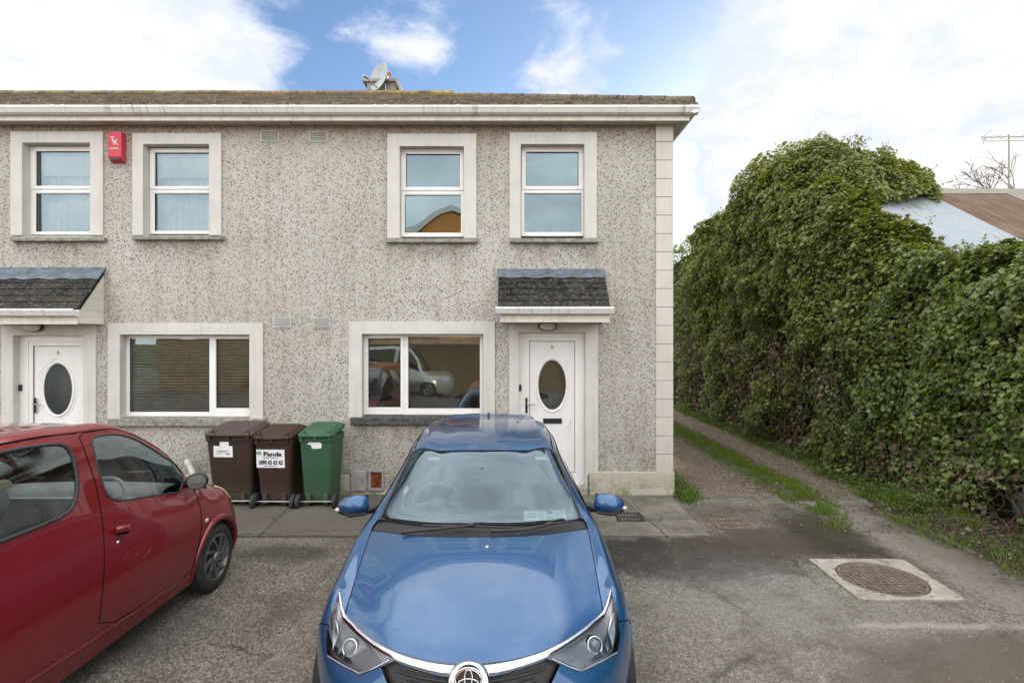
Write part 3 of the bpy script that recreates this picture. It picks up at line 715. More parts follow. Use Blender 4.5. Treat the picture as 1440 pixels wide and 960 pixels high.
# ------------------------------------------------------------------ car body as one smooth net, cut into panels
def _spl(P, s, x):                           # smooth curve through P at knots s, evaluated at all x (axis 0)
    n = len(s); m = np.zeros_like(P)
    for i in range(n):
        if i == 0: m[i] = (P[1] - P[0]) / (s[1] - s[0])
        elif i == n - 1: m[i] = (P[-1] - P[-2]) / (s[-1] - s[-2])
        else:
            h0, h1 = s[i] - s[i - 1], s[i + 1] - s[i]; d0, d1 = (P[i] - P[i - 1]) / h0, (P[i + 1] - P[i]) / h1
            m[i] = (d0 * h1 + d1 * h0) / (h0 + h1)
    k = np.clip(np.searchsorted(s, x, side='right') - 1, 0, n - 2); h = (s[k + 1] - s[k]); t = (x - s[k]) / h
    sh = (-1,) + (1,) * (P.ndim - 1); t = t.reshape(sh); h = h.reshape(sh)
    return (2 * t**3 - 3 * t**2 + 1) * P[k] + (t**3 - 2 * t**2 + t) * h * m[k] + (-2 * t**3 + 3 * t**2) * P[k + 1] + (t**3 - t**2) * h * m[k + 1]
class Net:
    def __init__(s, rows, M4):
        s.P = np.array(rows, float); s.M = M4; R_, K = s.P.shape[:2]
        d = np.linalg.norm(np.diff(s.P, axis=0), axis=2).mean(1); s.su = np.concatenate([[0], np.cumsum(np.maximum(d, .02))])
        d = np.linalg.norm(np.diff(s.P, axis=1), axis=2).mean(0); s.st = np.concatenate([[0], np.cumsum(d)])
        s.U, s.T = R_ - 1, K - 1
        # even mirror across the centre: a phantom key keeps the crown flat at t = 0
        ph = s.P[:, 1:2].copy(); ph[:, :, 0] *= -1; s.Q = np.concatenate([ph, s.P], axis=1); s.sq = np.concatenate([[-s.st[1]], s.st])
        s.tab = None
    def ev(s, u, t):
        u = np.clip(np.asarray(u, float), 0, s.U); t = np.clip(np.asarray(t, float), 0, s.T)
        x = np.interp(u, np.arange(s.U + 1), s.su); y = np.interp(t, np.arange(s.T + 1), s.st)
        A = _spl(s.Q, s.su, x)               # N x K x 3
        out = np.zeros((len(u), 3)); n = len(s.sq)
        m = np.zeros_like(A)
        for i in range(n):
            if i == 0: m[:, i] = (A[:, 1] - A[:, 0]) / (s.sq[1] - s.sq[0])
            elif i == n - 1: m[:, i] = (A[:, -1] - A[:, -2]) / (s.sq[-1] - s.sq[-2])
            else:
                h0, h1 = s.sq[i] - s.sq[i - 1], s.sq[i + 1] - s.sq[i]
                m[:, i] = ((A[:, i] - A[:, i - 1]) / h0 * h1 + (A[:, i + 1] - A[:, i]) / h1 * h0) / (h0 + h1)
        k = np.clip(np.searchsorted(s.sq, y, side='right') - 1, 0, n - 2); h = s.sq[k + 1] - s.sq[k]; q = ((y - s.sq[k]) / h)[:, None]; h = h[:, None]
        j = np.arange(len(u))
        return (2 * q**3 - 3 * q**2 + 1) * A[j, k] + (q**3 - 2 * q**2 + q) * h * m[j, k] + (-2 * q**3 + 3 * q**2) * A[j, k + 1] + (q**3 - q**2) * h * m[j, k + 1]
    def one(s, u, t): return Vector(s.ev([u], [t])[0])
    def nrm(s, u, t):
        e = .02; a = s.one(min(u + e, s.U), t) - s.one(max(u - e, 0), t); b = s.one(u, min(t + e, s.T)) - s.one(u, max(t - e, 0))
        n = a.cross(b).normalized(); p = s.one(u, t)
        c = p - Vector((0, p.y * .9, .6))
        return n if n.dot(c) > 0 else -n
    def pix(s, P):
        Wp = P @ np.array(s.M.to_3x3()).T + np.array(s.M.translation); y = np.maximum(Wp[:, 1], .05)
        return 720 + F * Wp[:, 0] / y, 480 - F * (Wp[:, 2] - CAM_H) / y, Wp[:, 1]
    def inv(s, pts, fn='pix', box=None, occl=True):   # (u, t) where the net shows at photo positions, or at side positions (y, z)
        if s.tab is None:
            uu, tt = np.meshgrid(np.linspace(0, s.U, s.U * 24 + 1), np.linspace(0, s.T, s.T * 24 + 1), indexing='ij')
            s.tab = (uu.ravel(), tt.ravel(), s.ev(uu.ravel(), tt.ravel()))
        uu, tt, P = s.tab
        f = (lambda q: np.stack(s.pix(q)[:2], 1)) if fn == 'pix' else (lambda q: q[:, 1:3] * 200)
        A = f(P); ok = np.ones(len(uu), bool)
        if box: ok = (uu >= box[0]) & (uu <= box[1]) & (tt >= box[2]) & (tt <= box[3])
        res = []
        for p in pts:
            p = np.array(p, float) * (1 if fn == 'pix' else 200)
            d = np.linalg.norm(A - p, axis=1); d[~ok] = 1e9; i = int(np.argmin(d)); u, t = uu[i], tt[i]
            for _ in range(12):
                e = 1e-3; q = f(s.ev([u, u + e, u], [t, t, t + e])); J = np.stack([(q[1] - q[0]) / e, (q[2] - q[0]) / e], 1); r = p - q[0]
                try: dx = np.linalg.lstsq(J, r, rcond=1e-3)[0]
                except Exception: break
                dx = np.clip(dx, -.15, .15); u = float(np.clip(u + dx[0], 0, s.U)); t = float(np.clip(t + dx[1], 0, s.T))
                if box: u = min(max(u, box[0]), box[1]); t = min(max(t, box[2]), box[3])
            res.append((u, t))
        return res
def inpoly(x, y, poly):
    c = False; n = len(poly); j = n - 1
    for i in range(n):
        if (poly[i][1] > y) != (poly[j][1] > y) and x < (poly[j][0] - poly[i][0]) * (y - poly[i][1]) / (poly[j][1] - poly[i][1]) + poly[i][0]: c = not c
        j = i
    return c
def densify(poly, step=.12, closed=True):
    out = []; n = len(poly)
    for i in range(n if closed else n - 1):
        a, b = poly[i], poly[(i + 1) % n]; k = max(1, int(math.hypot(b[0] - a[0], b[1] - a[1]) / step))
        out += [(a[0] + (b[0] - a[0]) * j / k, a[1] + (b[1] - a[1]) * j / k) for j in range(k)]
    if not closed: out.append(poly[-1])
    return out
def smooth_poly(p, it=2, closed=True):       # round the corners (Chaikin)
    for _ in range(it):
        q = []; n = len(p)
        for i in range(n if closed else n - 1):
            a, b = p[i], p[(i + 1) % n]
            q += [(a[0] * .75 + b[0] * .25, a[1] * .75 + b[1] * .25), (a[0] * .25 + b[0] * .75, a[1] * .25 + b[1] * .75)]
        p = q if closed else [p[0]] + q + [p[-1]]
    return p
def cut(net, regions, gu=.125, gt=.125):     # regions: list of (name, polygon, both_sides) in priority order
    pts = []; edges = []
    gp = np.array([(float(u), float(t)) for u in np.arange(0, net.U + 1e-6, gu) for t in np.arange(0, net.T + 1e-6, gt)]); near = np.full(len(gp), 9.0)
    for nm, poly in regions:                 # keep grid points clear of the cut lines: no slivers
        for a, b in zip(poly, poly[1:] + poly[:1]):
            a, b = np.array(a, float), np.array(b, float); d = b - a; L = max((d * d).sum(), 1e-12)
            k = np.clip(((gp - a) @ d) / L, 0, 1); near = np.minimum(near, np.linalg.norm(gp - (a + k[:, None] * d), axis=1))
    edge = (gp[:, 0] < 1e-6) | (gp[:, 0] > net.U - 1e-6) | (gp[:, 1] < 1e-6) | (gp[:, 1] > net.T - 1e-6)
    pts = [tuple(p) for p in gp[(near > .045) & ~edge]]
    def addpoly(poly):
        o = len(pts); pts.extend(poly); n = len(poly); edges.extend([(o + i, o + (i + 1) % n) for i in range(n)])
    addpoly(densify([(0, 0), (net.U, 0), (net.U, net.T), (0, net.T)], gu))
    for nm, poly in regions: addpoly(densify(poly))
    v, e, f, *_ = delaunay_2d_cdt([Vector(p) for p in pts], edges, [], 0, 1e-5)
    V = np.array([(p.x, p.y) for p in v]); P3 = net.ev(V[:, 0], V[:, 1])
    cls = {}
    for tri in f:
        if len(tri) != 3: continue
        c = V[list(tri)].mean(0)
        if not (-1e-6 < c[0] < net.U + 1e-6 and -1e-6 < c[1] < net.T + 1e-6): continue
        a = V[list(tri)]; ar = abs((a[1, 0] - a[0, 0]) * (a[2, 1] - a[0, 1]) - (a[2, 0] - a[0, 0]) * (a[1, 1] - a[0, 1]))
        if ar < 1e-9: continue
        nm = 'body'
        for r, poly in regions:
            if inpoly(c[0], c[1], poly): nm = r; break
        cls.setdefault(nm, []).append(tuple(tri))
    return P3, cls, V
def panel(P3, tris, side=0, push=0.0, net=None):   # side 0: both halves, 1: right, -1: left
    mb = MB(); used = sorted({i for t in tris for i in t}); ix = {k: i for i, k in enumerate(used)}; Q = P3[used]
    fs = [tuple(ix[i] for i in t) for t in tris]
    for sg in ((1, -1) if side == 0 else (side,)):
        q = Q.copy(); q[:, 0] *= sg
        mb.add([tuple(p) for p in q], fs if sg > 0 else [f[::-1] for f in fs], 0, True)
    return mb
def shell(name, mb, mats, parent, push=0.0, thick=0.0, weld=1e-4):
    me = bpy.data.meshes.new(name); me.from_pydata(mb.v, [], mb.f); me.polygons.foreach_set('use_smooth', [True] * len(mb.f))
    bm = bmesh.new(); bm.from_mesh(me); bmesh.ops.remove_doubles(bm, verts=bm.verts, dist=weld); bmesh.ops.dissolve_degenerate(bm, edges=bm.edges, dist=1e-5)
    bm.normal_update()
    # outward: compare with the direction away from the car's middle line
    sc = sum((f.normal.dot(f.calc_center_median() - Vector((0, f.calc_center_median().y * .9, .6))) * f.calc_area() for f in bm.faces))
    if sc < 0: bmesh.ops.reverse_faces(bm, faces=bm.faces)
    if push:
        bm.normal_update()
        for v in bm.verts: v.co += v.normal * push
    bm.to_mesh(me); bm.free()
    ob = mesh_obj(name, me, mats, parent)
    if thick: md = ob.modifiers.new('Solidify', 'SOLIDIFY'); md.thickness = thick; md.offset = -1
    return ob
def seam_mb(net, lines, r=.0035, sides=(1, -1), push=.0, closed=False):
    mb = MB()
    for ln in lines:
        pl = densify(ln, .1, closed); 
        if closed: pl = pl + pl[:1]
        P = net.ev([p[0] for p in pl], [p[1] for p in pl])
        for sg in sides:
            mb.tube([(p[0] * sg, p[1], p[2]) for p in P], r, 6)
    return mb
def wheel(parent, c, r, w, outward, rimr, spokes, paint, twist=0.0, face=.0):
    c = Vector(c); ax = Vector((outward, 0, 0)); tm = MB()
    prof = [(rimr, -w / 2), (r - .03, -w / 2), (r - .008, -w / 2 + .02), (r, -w / 2 + .045)]
    for k in range(4): a = -w / 2 + .05 + k * (w - .1) / 4; prof += [(r, a), (r, a + (w - .1) / 4 - .008), (r - .008, a + (w - .1) / 4 - .007), (r - .008, a + (w - .1) / 4 - .001)]
    prof += [(r, w / 2 - .045), (r - .008, w / 2 - .018), (r - .035, w / 2 - .002), (rimr + .02, w / 2), (rimr, w / 2 - .008), (rimr - .004, w / 2 - .03), (rimr - .004, -w / 2)]
    tm.lathe(prof, c, ax, 48)
    wh = part('wheel', tm, CM['tyre'], parent)
    rm = MB(); rm.lathe([(rimr + .004, w / 2 - .006), (rimr - .006, w / 2 + .001), (rimr - .016, w / 2 - .006), (rimr - .018, -w / 2)], c, ax, 48)
    u = Vector((0, 1, 0)); z = Vector((0, 0, 1)); fd = w / 2 - .012
    for k in range(spokes):
        a = 2 * math.pi * k / spokes; pts = []
        for f in (0, .35, .7, 1.0):
            b = a + twist * f; rr = .035 + (rimr - .045) * f; pts.append(c + ax * (fd + .012 * math.sin(f * 2.5)) + rr * (math.cos(b) * u + math.sin(b) * z))
        for p, q, h0, h1 in zip(pts, pts[1:], (.010, .010, .012), (.010, .012, .016)):
            d = (q - p).normalized(); s = ax.cross(d).normalized(); 
            rm.add([p + s * h0, p - s * h0, q - s * h1, q + s * h1, p + s * h0 - ax * .02, p - s * h0 - ax * .02, q - s * h1 - ax * .02, q + s * h1 - ax * .02], [(0, 1, 2, 3), (0, 3, 7, 4), (1, 5, 6, 2)])
    rm.lathe([(.045, fd - .02), (.045, fd + .012), (.03, fd + .02), (0, fd + .02)], c, ax, 20)
    part('rim', rm, paint, wh)
    bk = MB(); bk.lathe([(0, fd - .05), (rimr - .016, fd - .05)], c, ax, 32); part('brake_cover', bk, CM['dark'], wh)
    return wh
CM = {}
def m_paint(name, col, dirt, metal=.55, rough=.35, zmax=.75, dirt_shade_col=(.16, .13, .11)):
    t = NT(name); p = t('ShaderNodeTexCoord').outputs['Object']; x, y, z = t.xyz(p)
    fl = t.noise(700, 2, .5, p); n = t.noise(2.0, 6, .65, p); n2 = t.noise(40, 5, .7, p)
    c = t.mix(t.math('MULTIPLY', fl, .5), col, tuple(v * 1.5 for v in col))
    low = t.smooth(z, zmax, .15)
    dm = t.math('MULTIPLY', t.math('ADD', t.math('MULTIPLY', low, 1.0), .12), t.ramp(t.math('ADD', t.math('MULTIPLY', n, .7), t.math('MULTIPLY', n2, .3)), [(.3, .25), (.7, 1.0)]))
    dm = t.math('MULTIPLY', dm, dirt)
    c = t.mix(dm, c, dirt_shade_col)
    spk = t.math('MULTIPLY', t.ramp(t.noise(220, 2, .5, p), [(.66, 0.0), (.70, 1.0)]), t.ramp(t.noise(3.5, 5, .7, p), [(.42, .0), (.7, .5)])); c = t.mix(spk, c, (.30, .27, .23)); dm = t.math('ADD', dm, t.math('MULTIPLY', spk, .6), clamp=True)
    r = t.math('ADD', rough, t.math('MULTIPLY', dm, .4), clamp=True)
    return t.out(t.bsdf(c, r, None, .5, metal, **{'Coat Weight': t.math('SUBTRACT', 1.0, t.math('MULTIPLY', dm, .95), clamp=True), 'Coat Roughness': .02, 'Coat IOR': 1.5}))
CM['blue'] = m_paint('blue_car_paint', (.007, .064, .172), .13, .45, .36, .5)
CM['red'] = m_paint('dusty_red_car_paint', (.19, .005, .009), .45, .40, .38, .95, (.045, .022, .019))  # lower body darkened in the paint as shade, besides the dust
CM['silver'] = m_paint('silver_car_paint', (.52, .50, .46), .1)
CM['tyre'] = simple('tyre_rubber', (.028, .027, .026), .75, .3, 0, .3, 9, .3, 60)
CM['dark'] = simple('dark_plastic_trim', (.022, .022, .023), .5, .4, 0, .15)
CM['seam'] = simple('panel_gap', (.006, .006, .006), .9, .1)
CM['trim'] = simple('cowl_plastic', (.020, .020, .022), .45, .4, 0, .2, 12, .2, 120)
CM['glass'] = m_glass('windscreen_glass', (.60, .70, .72), 2.1, refl=(.68, .88, 1.0))
CM['sideglass'] = m_glass('car_side_glass', (.86, .94, .92), 1.55)
CM['chrome'] = simple('bright_chrome', (.56, .58, .60), .09, .5, 1.0, .03)
CM['seat'] = simple('grey_seat_cloth', (.17, .172, .18), .9, .2, 0, .2)
CM['dash'] = simple('grey_dashboard', (.34, .345, .35), .6, .3, 0, .15)
CM['dash_dark'] = simple('charcoal_dashboard', (.05, .052, .056), .6, .3, 0, .15)
CM['pale'] = simple('pale_headlining', (.42, .42, .40), .9, .1)
CM['lens'] = m_glass('clear_lamp_lens', (.93, .95, .96), 1.5)
CM['lampin'] = simple('lamp_reflector', (.55, .56, .58), .14, .5, 1.0, .1)
CM['lampdark'] = simple('lamp_grey_bezel', (.34, .35, .37), .25, .5, .7)
CM['yellow_lens'] = simple('yellowed_lamp_lens', (.52, .45, .26), .3, .5, 0, .15)
CM['alloy'] = simple('silver_wheel_trim', (.40, .40, .40), .35, .5, .8, .15)
CM['dull_alloy'] = simple('dirty_wheel_trim', (.17, .165, .16), .45, .5, .7, .25)
CM['mirror'] = simple('mirror_glass', (.42, .45, .46), .02, .5, 1.0, 0)
CM['paper'] = simple('paper_disc', (.80, .90, .82), .5)
CM['paper_white'] = simple('white_paper_disc', (.93, .94, .94), .5)
CM['print_blue'] = simple('blue_print', (.05, .08, .30), .5)
CM['print_green'] = simple('green_print', (.22, .52, .30), .5)
CM['beige'] = simple('cream_cloth_cover', (.50, .42, .22), .85, .2)
def seat(mb, x, y, fwd, mi=0, w=.25, z=.42, top=1.12):   # cushion, back and headrest; fwd is the direction the seat faces along y
    mb.ball((x, y + fwd * .05, z), (w, .27, .10), 16, 8, mi); 
    mb.ball((x, y - fwd * .24, z + .34), (w, .09, .36), 16, 10, mi, Matrix.Rotation(-fwd * .25, 3, 'X'))
    mb.ball((x, y - fwd * .35, top), (.13, .06, .11), 12, 8, mi)
def steer(mb, c, r, fwd, tilt=.45, mi=0):
    c = Vector(c); n = Vector((0, -fwd * math.cos(tilt), math.sin(tilt))); u = Vector((1, 0, 0)); w = n.cross(u)
    pts = [c + r * (math.cos(2 * math.pi * i / 28) * u + math.sin(2 * math.pi * i / 28) * w) for i in range(29)]
    mb.tube(pts, .015, 8, mi); mb.ball(c - n * .02, (.075, .05, .06), 12, 8, mi)
    for a in (.2, math.pi - .2, -math.pi / 2): mb.tube([c, c + r * (math.cos(a) * u + math.sin(a) * w)], .014, 6, mi)

# ================================================================== the blue hatchback
BX, BY, BYAW = -.186, 2.30, R(1.15)
def blue_car():
    rt = root('parked_car', (BX, BY, 0), 'blue metallic hatchback parked nose out in front of the white door', 'car', 'parked cars', BYAW, True)
    M4 = Matrix.Translation((BX, BY, 0)) @ Matrix.Rotation(BYAW, 4, 'Z')
    def side(y, w=.868, wl=.83): return [(w - .003, y, .45), (wl, y, .2)]
    rows = [
        [(0, .06, .2), (.40, .13, .2), (.66, .32, .2), (.79, .55, .2), (.825, .68, .2), (.83, .74, .2), (.82, .80, .19)],
        [(0, -.03, .45), (.40, .07, .45), (.69, .31, .45), (.82, .55, .46), (.862, .70, .42), (.858, .78, .32), (.83, .84, .2)],
        [(0, .0, .655), (.38, .12, .645), (.685, .35, .635), (.825, .59, .67), (.870, .74, .56), (.864, .82, .38), (.83, .88, .2)],
        [(0, .085, .768), (.38, .215, .768), (.685, .545, .765), (.79, .665, .80), (.872, .80, .66), (.868, .87, .42), (.83, .93, .2)],
        [(0, .36, .866), (.38, .46, .858), (.69, .76, .836), (.792, .85, .84), (.878, .95, .69), (.87, 1.0, .43), (.83, 1.05, .2)],
        [(0, .70, .946), (.40, .80, .938), (.702, 1.02, .90), (.796, 1.08, .89), (.88, 1.12, .71), (.87, 1.14, .44), (.83, 1.16, .2)],
        [(0, 1.0, 1.0), (.40, 1.07, .987), (.712, 1.275, .952), (.797, 1.32, .93), (.88, 1.35, .73), (.87, 1.36, .45), (.83, 1.36, .2)],
        [(0, 1.20, 1.018), (.38, 1.245, 1.006), (.702, 1.41, .978), (.788, 1.46, .945), (.88, 1.48, .735), (.87, 1.48, .45), (.83, 1.48, .2)],
        [(0, 1.55, 1.205), (.34, 1.585, 1.192), (.635, 1.73, 1.152), (.780, 1.76, .965), (.88, 1.78, .74), (.868, 1.78, .45), (.83, 1.78, .2)],
        [(0, 1.87, 1.358), (.32, 1.895, 1.348), (.580, 2.03, 1.304), (.772, 2.04, .985), (.876, 2.04, .75), (.866, 2.04, .46), (.83, 2.04, .2)],
        [(0, 2.30, 1.420), (.33, 2.32, 1.410), (.588, 2.42, 1.348), (.765, 2.42, 1.0), (.874, 2.42, .76), (.866, 2.42, .46), (.83, 2.42, .2)],
        [(0, 3.0, 1.420), (.33, 3.0, 1.411), (.58, 3.0, 1.358), (.757, 3.0, 1.02), (.874, 3.0, .77), (.866, 3.0, .46), (.83, 3.0, .2)],
        [(0, 3.7, 1.350), (.31, 3.7, 1.342), (.545, 3.7, 1.300), (.73, 3.7, 1.04), (.862, 3.7, .79), (.856, 3.7, .47), (.82, 3.7, .2)],
        [(0, 4.10, 1.305), (.30, 4.10, 1.298), (.50, 4.08, 1.25), (.68, 4.04, 1.03), (.82, 4.0, .8), (.83, 4.0, .48), (.80, 4.0, .22)],
        [(0, 4.28, 1.0), (.33, 4.27, .99), (.53, 4.22, .98), (.66, 4.16, .92), (.77, 4.08, .75), (.79, 4.06, .5), (.76, 4.05, .24)],
        [(0, 4.33, .65), (.40, 4.31, .65), (.62, 4.25, .65), (.70, 4.18, .64), (.76, 4.11, .58), (.77, 4.1, .45), (.74, 4.08, .24)],
        [(0, 4.25, .25), (.40, 4.24, .25), (.60, 4.2, .25), (.68, 4.14, .25), (.73, 4.10, .25), (.73, 4.09, .25), (.72, 4.08, .24)]]
    net = Net(rows, M4)
    bonnet = [(3.04, 0), (3.04, 1.0), (3.06, 1.95), (4.0, 1.98), (5.0, 1.99), (6.0, 1.98), (6.06, 1.0), (6.06, 0)]
    cowl = [(6.09, 0), (6.09, 1.0), (6.03, 2.06), (6.6, 2.10), (7.02, 2.04), (7.02, 1.85), (7.0, 1.0), (6.98, 0)]
    screen = [(6.98, 0), (7.0, 1.0), (7.02, 1.85), (7.12, 1.93), (8.0, 1.965), (8.8, 1.95), (8.92, 1.88), (8.97, 1.0), (8.98, 0)]
    roofp = [(9.03, 0), (9.03, 1.0), (9.0, 2.0), (10, 2.02), (11, 2.02), (12, 2.02), (13.0, 1.98), (13.0, 0)]
    sidew = [(7.75, 2.62), (7.55, 2.92), (8.5, 2.94), (10, 2.94), (12.2, 2.93), (12.45, 2.7), (12.2, 2.28), (11, 2.16), (9.8, 2.15), (9.2, 2.18), (8.6, 2.26)]
    band = [(8.84, 0), (8.83, 1.0), (8.70, 1.55), (8.40, 1.86), (8.25, 1.98), (8.8, 1.99), (8.95, 1.92), (9.0, 1.0), (9.0, 0)]
    foot = [(6.95, 0), (6.97, 1.0), (6.99, 1.9), (7.10, 1.95), (7.09, 1.85), (7.05, 1.0), (7.03, 0)]
    rearw = [(13.15, 0), (13.15, 1.6), (13.9, 1.8), (13.9, 0)]
    # headlight, chrome brow and grille, outlined where they show
    inv = lambda pts, box=(1.5, 5.0, 0, 4.2): net.inv(pts, 'pix', box)
    foot_ = [(2.83, .96), (2.85, 1.5), (2.90, 1.98), (3.08, 2.28), (3.28, 2.58)]
    lamp = foot_ + inv([(869, 862), (872, 890), (869, 914), (845, 928), (818, 941), (800, 934)])
    brow = [(3.03, 0), (3.03, 1.0), (3.05, 1.96), (3.22, 2.32), (3.42, 2.63)] + foot_[::-1] + [(2.78, .6), (2.73, .30), (2.70, 0)]
    grille = [(2.68, 0), (2.70, .30), (2.76, .6), (2.80, .94)] + inv([(789, 931)]) + [(2.10, .95), (1.75, .6), (1.7, 0)]
    lowgr = [(.35, 0), (.35, 1.0), (1.05, 1.3), (1.35, 1.0), (1.35, 0)]
    arch = lambda cy_: net.inv([(cy_ + .352 * math.cos(a), .31 + .352 * math.sin(a)) for a in [R(-15 + 210 * i / 22) for i in range(23)]], 'side', (1.2, 15, 3.6, 6))
    fa, ra = arch(.86), arch(3.46)
    close = lambda a: a + [(a[-1][0], 6.2), (a[0][0], 6.2)]
    regions = [('lamp', lamp), ('grille', grille), ('brow', brow), ('lower_grille', lowgr), ('bonnet', bonnet), ('cowl', cowl), ('band', band), ('foot', foot), ('windscreen', screen), ('roof', roofp), ('side_window', sidew), ('rear_window', rearw), ('arch', close(fa)), ('arch', close(ra))]
    P3, cls, V = cut(net, regions, .125, .125)
    shell('body', panel(P3, cls['body']), CM['blue'], rt)
    bn = shell('bonnet', panel(P3, cls['bonnet']), CM['blue'], rt, .001)
    shell('roof', panel(P3, cls['roof']), CM['blue'], rt)
    shell('cowl_panel', panel(P3, cls['cowl']), CM['trim'], rt, -.012)
    ws = shell('windscreen', panel(P3, cls['windscreen'] + cls['band'] + cls['foot']), CM['glass'], rt, -.002)
    for sg in (1, -1): shell('side_window', panel(P3, cls['side_window'], sg), CM['sideglass'], rt, -.003)
    shell('rear_window', panel(P3, cls['rear_window']), CM['sideglass'], rt, -.003)
    shell('grille', panel(P3, cls['grille']), CM['trim'], rt, -.03)
    shell('lower_grille', panel(P3, cls['lower_grille']), CM['trim'], rt, -.02)
    gb = MB()
    for k in range(3):
        u = 2.52 - .22 * k
        P = net.ev([u] * 12, np.linspace(0, .9 - .1 * k, 12))
        for sg in (1, -1): gb.tube([(p[0] * sg, p[1] + .012, p[2]) for p in P], .006, 6)
    part('grille_bars', gb, CM['trim'], rt)
    shell('chrome_brow', panel(P3, cls['brow']), CM['chrome'], rt, .004, .006)
    for sg in (1, -1):                       # each headlight: dark bezel, projector, reflector, clear lens
        h = shell('headlight', panel(P3, cls['lamp'], sg), CM['lens'], rt, .001)
        shell('bezel', panel(P3, cls['lamp'], sg), CM['lampdark'], h, -.035)
        u, t_ = inv([(840, 903)])[0]; c = net.one(u, t_); n = net.nrm(u, t_); c.x *= sg; n.x *= sg
        ax = (n + Vector((0, -1.0, 0))).normalized()
        pm = MB(); pm.lathe([(.046, -.02), (.046, .0), (.038, .012), (.034, .0)], c - n * .026, ax, 24); part('projector_ring', pm, CM['lampin'], h)
        bm_ = MB(); bm_.lathe([(.0, .014), (.018, .010), (.030, .0), (.034, -.012)], c - n * .024, ax, 24); part('projector', bm_, simple('projector_glass', (.25, .27, .30), .04, .8), h)
        rm = MB()
        pr = net.inv([(860, 862), (867, 858), (869, 885), (866, 908), (852, 920), (836, 926), (852, 905), (858, 884)], 'pix', (1.5, 5, 0, 4.2)); q = [net.one(*k) - net.nrm(*k) * .022 for k in pr]; rm.add([(v.x * sg, v.y, v.z) for v in q], [(0, 1, 2, 3, 7), (7, 3, 4, 6), (6, 4, 5)])
        part('reflector', rm, CM['lampin'], h)
        lb = MB(); pl = inv([(775, 925), (800, 937), (818, 943), (845, 930), (868, 917)]); P = net.ev([p[0] for p in pl], [p[1] for p in pl])
        lb.tube([(p[0] * sg, p[1] - .003, p[2] + .002) for p in P], .005, 6); part('lamp_trim', lb, CM['chrome'], h)
    sm = seam_mb(net, [[(3.04, 1.97), (4, 1.99), (5, 2.0), (6.05, 2.0)], [(6.075, 0), (6.075, 1), (6.03, 2.0)], [(9.01, 0), (9.01, 1.0), (8.98, 1.96)], inv([(870, 874), (880, 872), (889, 876)]), [(7.0, 3.0), (6.6, 3.6), (6.3, 4.2), (6.3, 5.5)]], .0032)
    sm.merge(seam_mb(net, [smooth_poly(sidew, 1)], .006, closed=True)); part('seal', sm, CM['seam'], rt)
    for sg in (1, -1):
        part('screen_moulding', seam_mb(net, [[(6.99, 1.95), (7.5, 1.98), (8.2, 1.99), (8.95, 1.97)]], .010, (sg,)), CM['trim'], rt)
        part('belt_moulding', seam_mb(net, [[(6.7, 2.99), (7.2, 2.99), (8, 3.0), (10, 3.0), (12, 3.0)]], .006, (sg,)), CM['trim'], rt)
        part('roof_channel', seam_mb(net, [[(9.1, 1.92), (10, 1.93), (11, 1.93), (12.6, 1.9)]], .005, (sg,)), CM['seam'], rt)
    wl = seam_mb(net, [[p for p in fa]], .006) ; wl.merge(seam_mb(net, [ra], .006)); part('wheel_arch_lip', wl, CM['blue'], rt)
    for sg in (1, -1):
        for cy_ in (.86, 3.46): wheel(rt, (sg * .765, cy_, .315), .315, .205, sg, .215, 10, CM['alloy'])
    # emblem mount and badge of three interlaced ellipses
    e = MB(); ec = Vector((0, .012, .742)); en = Vector((0, -1, .38)).normalized(); eu = Vector((1, 0, 0)); ew = en.cross(eu) * -1
    for rr, hh, mi in ((.098, 0, 0),):
        n = 32; rings = [(1.0, -.03), (.99, .0), (.90, .010), (.62, .013)]
        vs = [ec + s_ * (.092 * math.cos(2 * math.pi * j / n) * eu + .082 * math.sin(2 * math.pi * j / n) * ew) + en * h_ for s_, h_ in rings for j in range(n)]
        e.add(vs, [(k * n + j, k * n + (j + 1) % n, (k + 1) * n + (j + 1) % n, (k + 1) * n + j) for k in range(3) for j in range(n)], 0, True)
    em = part('emblem_mount', e, CM['chrome'], rt)
    d = MB(); n = 32; d.add([ec + en * .012 + .60 * (.098 * math.cos(2 * math.pi * j / n) * eu + .088 * math.sin(2 * math.pi * j / n) * ew) - ew * .018 for j in range(n)], [tuple(range(n))]); part('emblem_field', d, CM['trim'], em)
    b = MB(); o = ec + en * .016 - ew * .018
    def ell(cx, cz, a, c_): return [o + eu * (cx + a * math.cos(2 * math.pi * j / 36)) + ew * (cz + c_ * math.sin(2 * math.pi * j / 36)) for j in range(37)]
    b.tube(ell(0, 0, .058, .040), .0042, 8); b.tube(ell(0, .018, .042, .017), .0036, 8); b.tube(ell(0, .001, .0165, .034), .0036, 8)
    part('badge', b, CM['chrome'], em)
    # door mirrors
    for sg in (1, -1):
        m = MB(); c = Vector((sg * .930, 1.63, 1.015)); rot = Matrix.Rotation(sg * .18, 3, 'Z') @ Matrix.Rotation(sg * .10, 3, 'Y')
        n, mm = 20, 12; vs = []
        for i in range(mm + 1):
            a = math.pi * i / mm
            for j in range(n):
                q = 2 * math.pi * j / n; x = math.cos(a) * .112; s_ = math.sin(a) ** .55
                yy = math.cos(q) * s_; zz = math.sin(q) * s_
                yy = yy * (.085 if yy < 0 else .03); zz *= (.072 - .018 * (x / .118) * 1.0) if zz > 0 else .062 - .006 * (x / .118)
                vs.append(c + rot @ Vector((sg * x, yy + .02 * (x / .118) ** 2, zz)))
        m.add(vs, [(i * n + j, i * n + (j + 1) % n, (i + 1) * n + (j + 1) % n, (i + 1) * n + j) for i in range(mm) for j in range(n)], 0, True)
        mr = part('door_mirror', m, CM['blue'], rt)
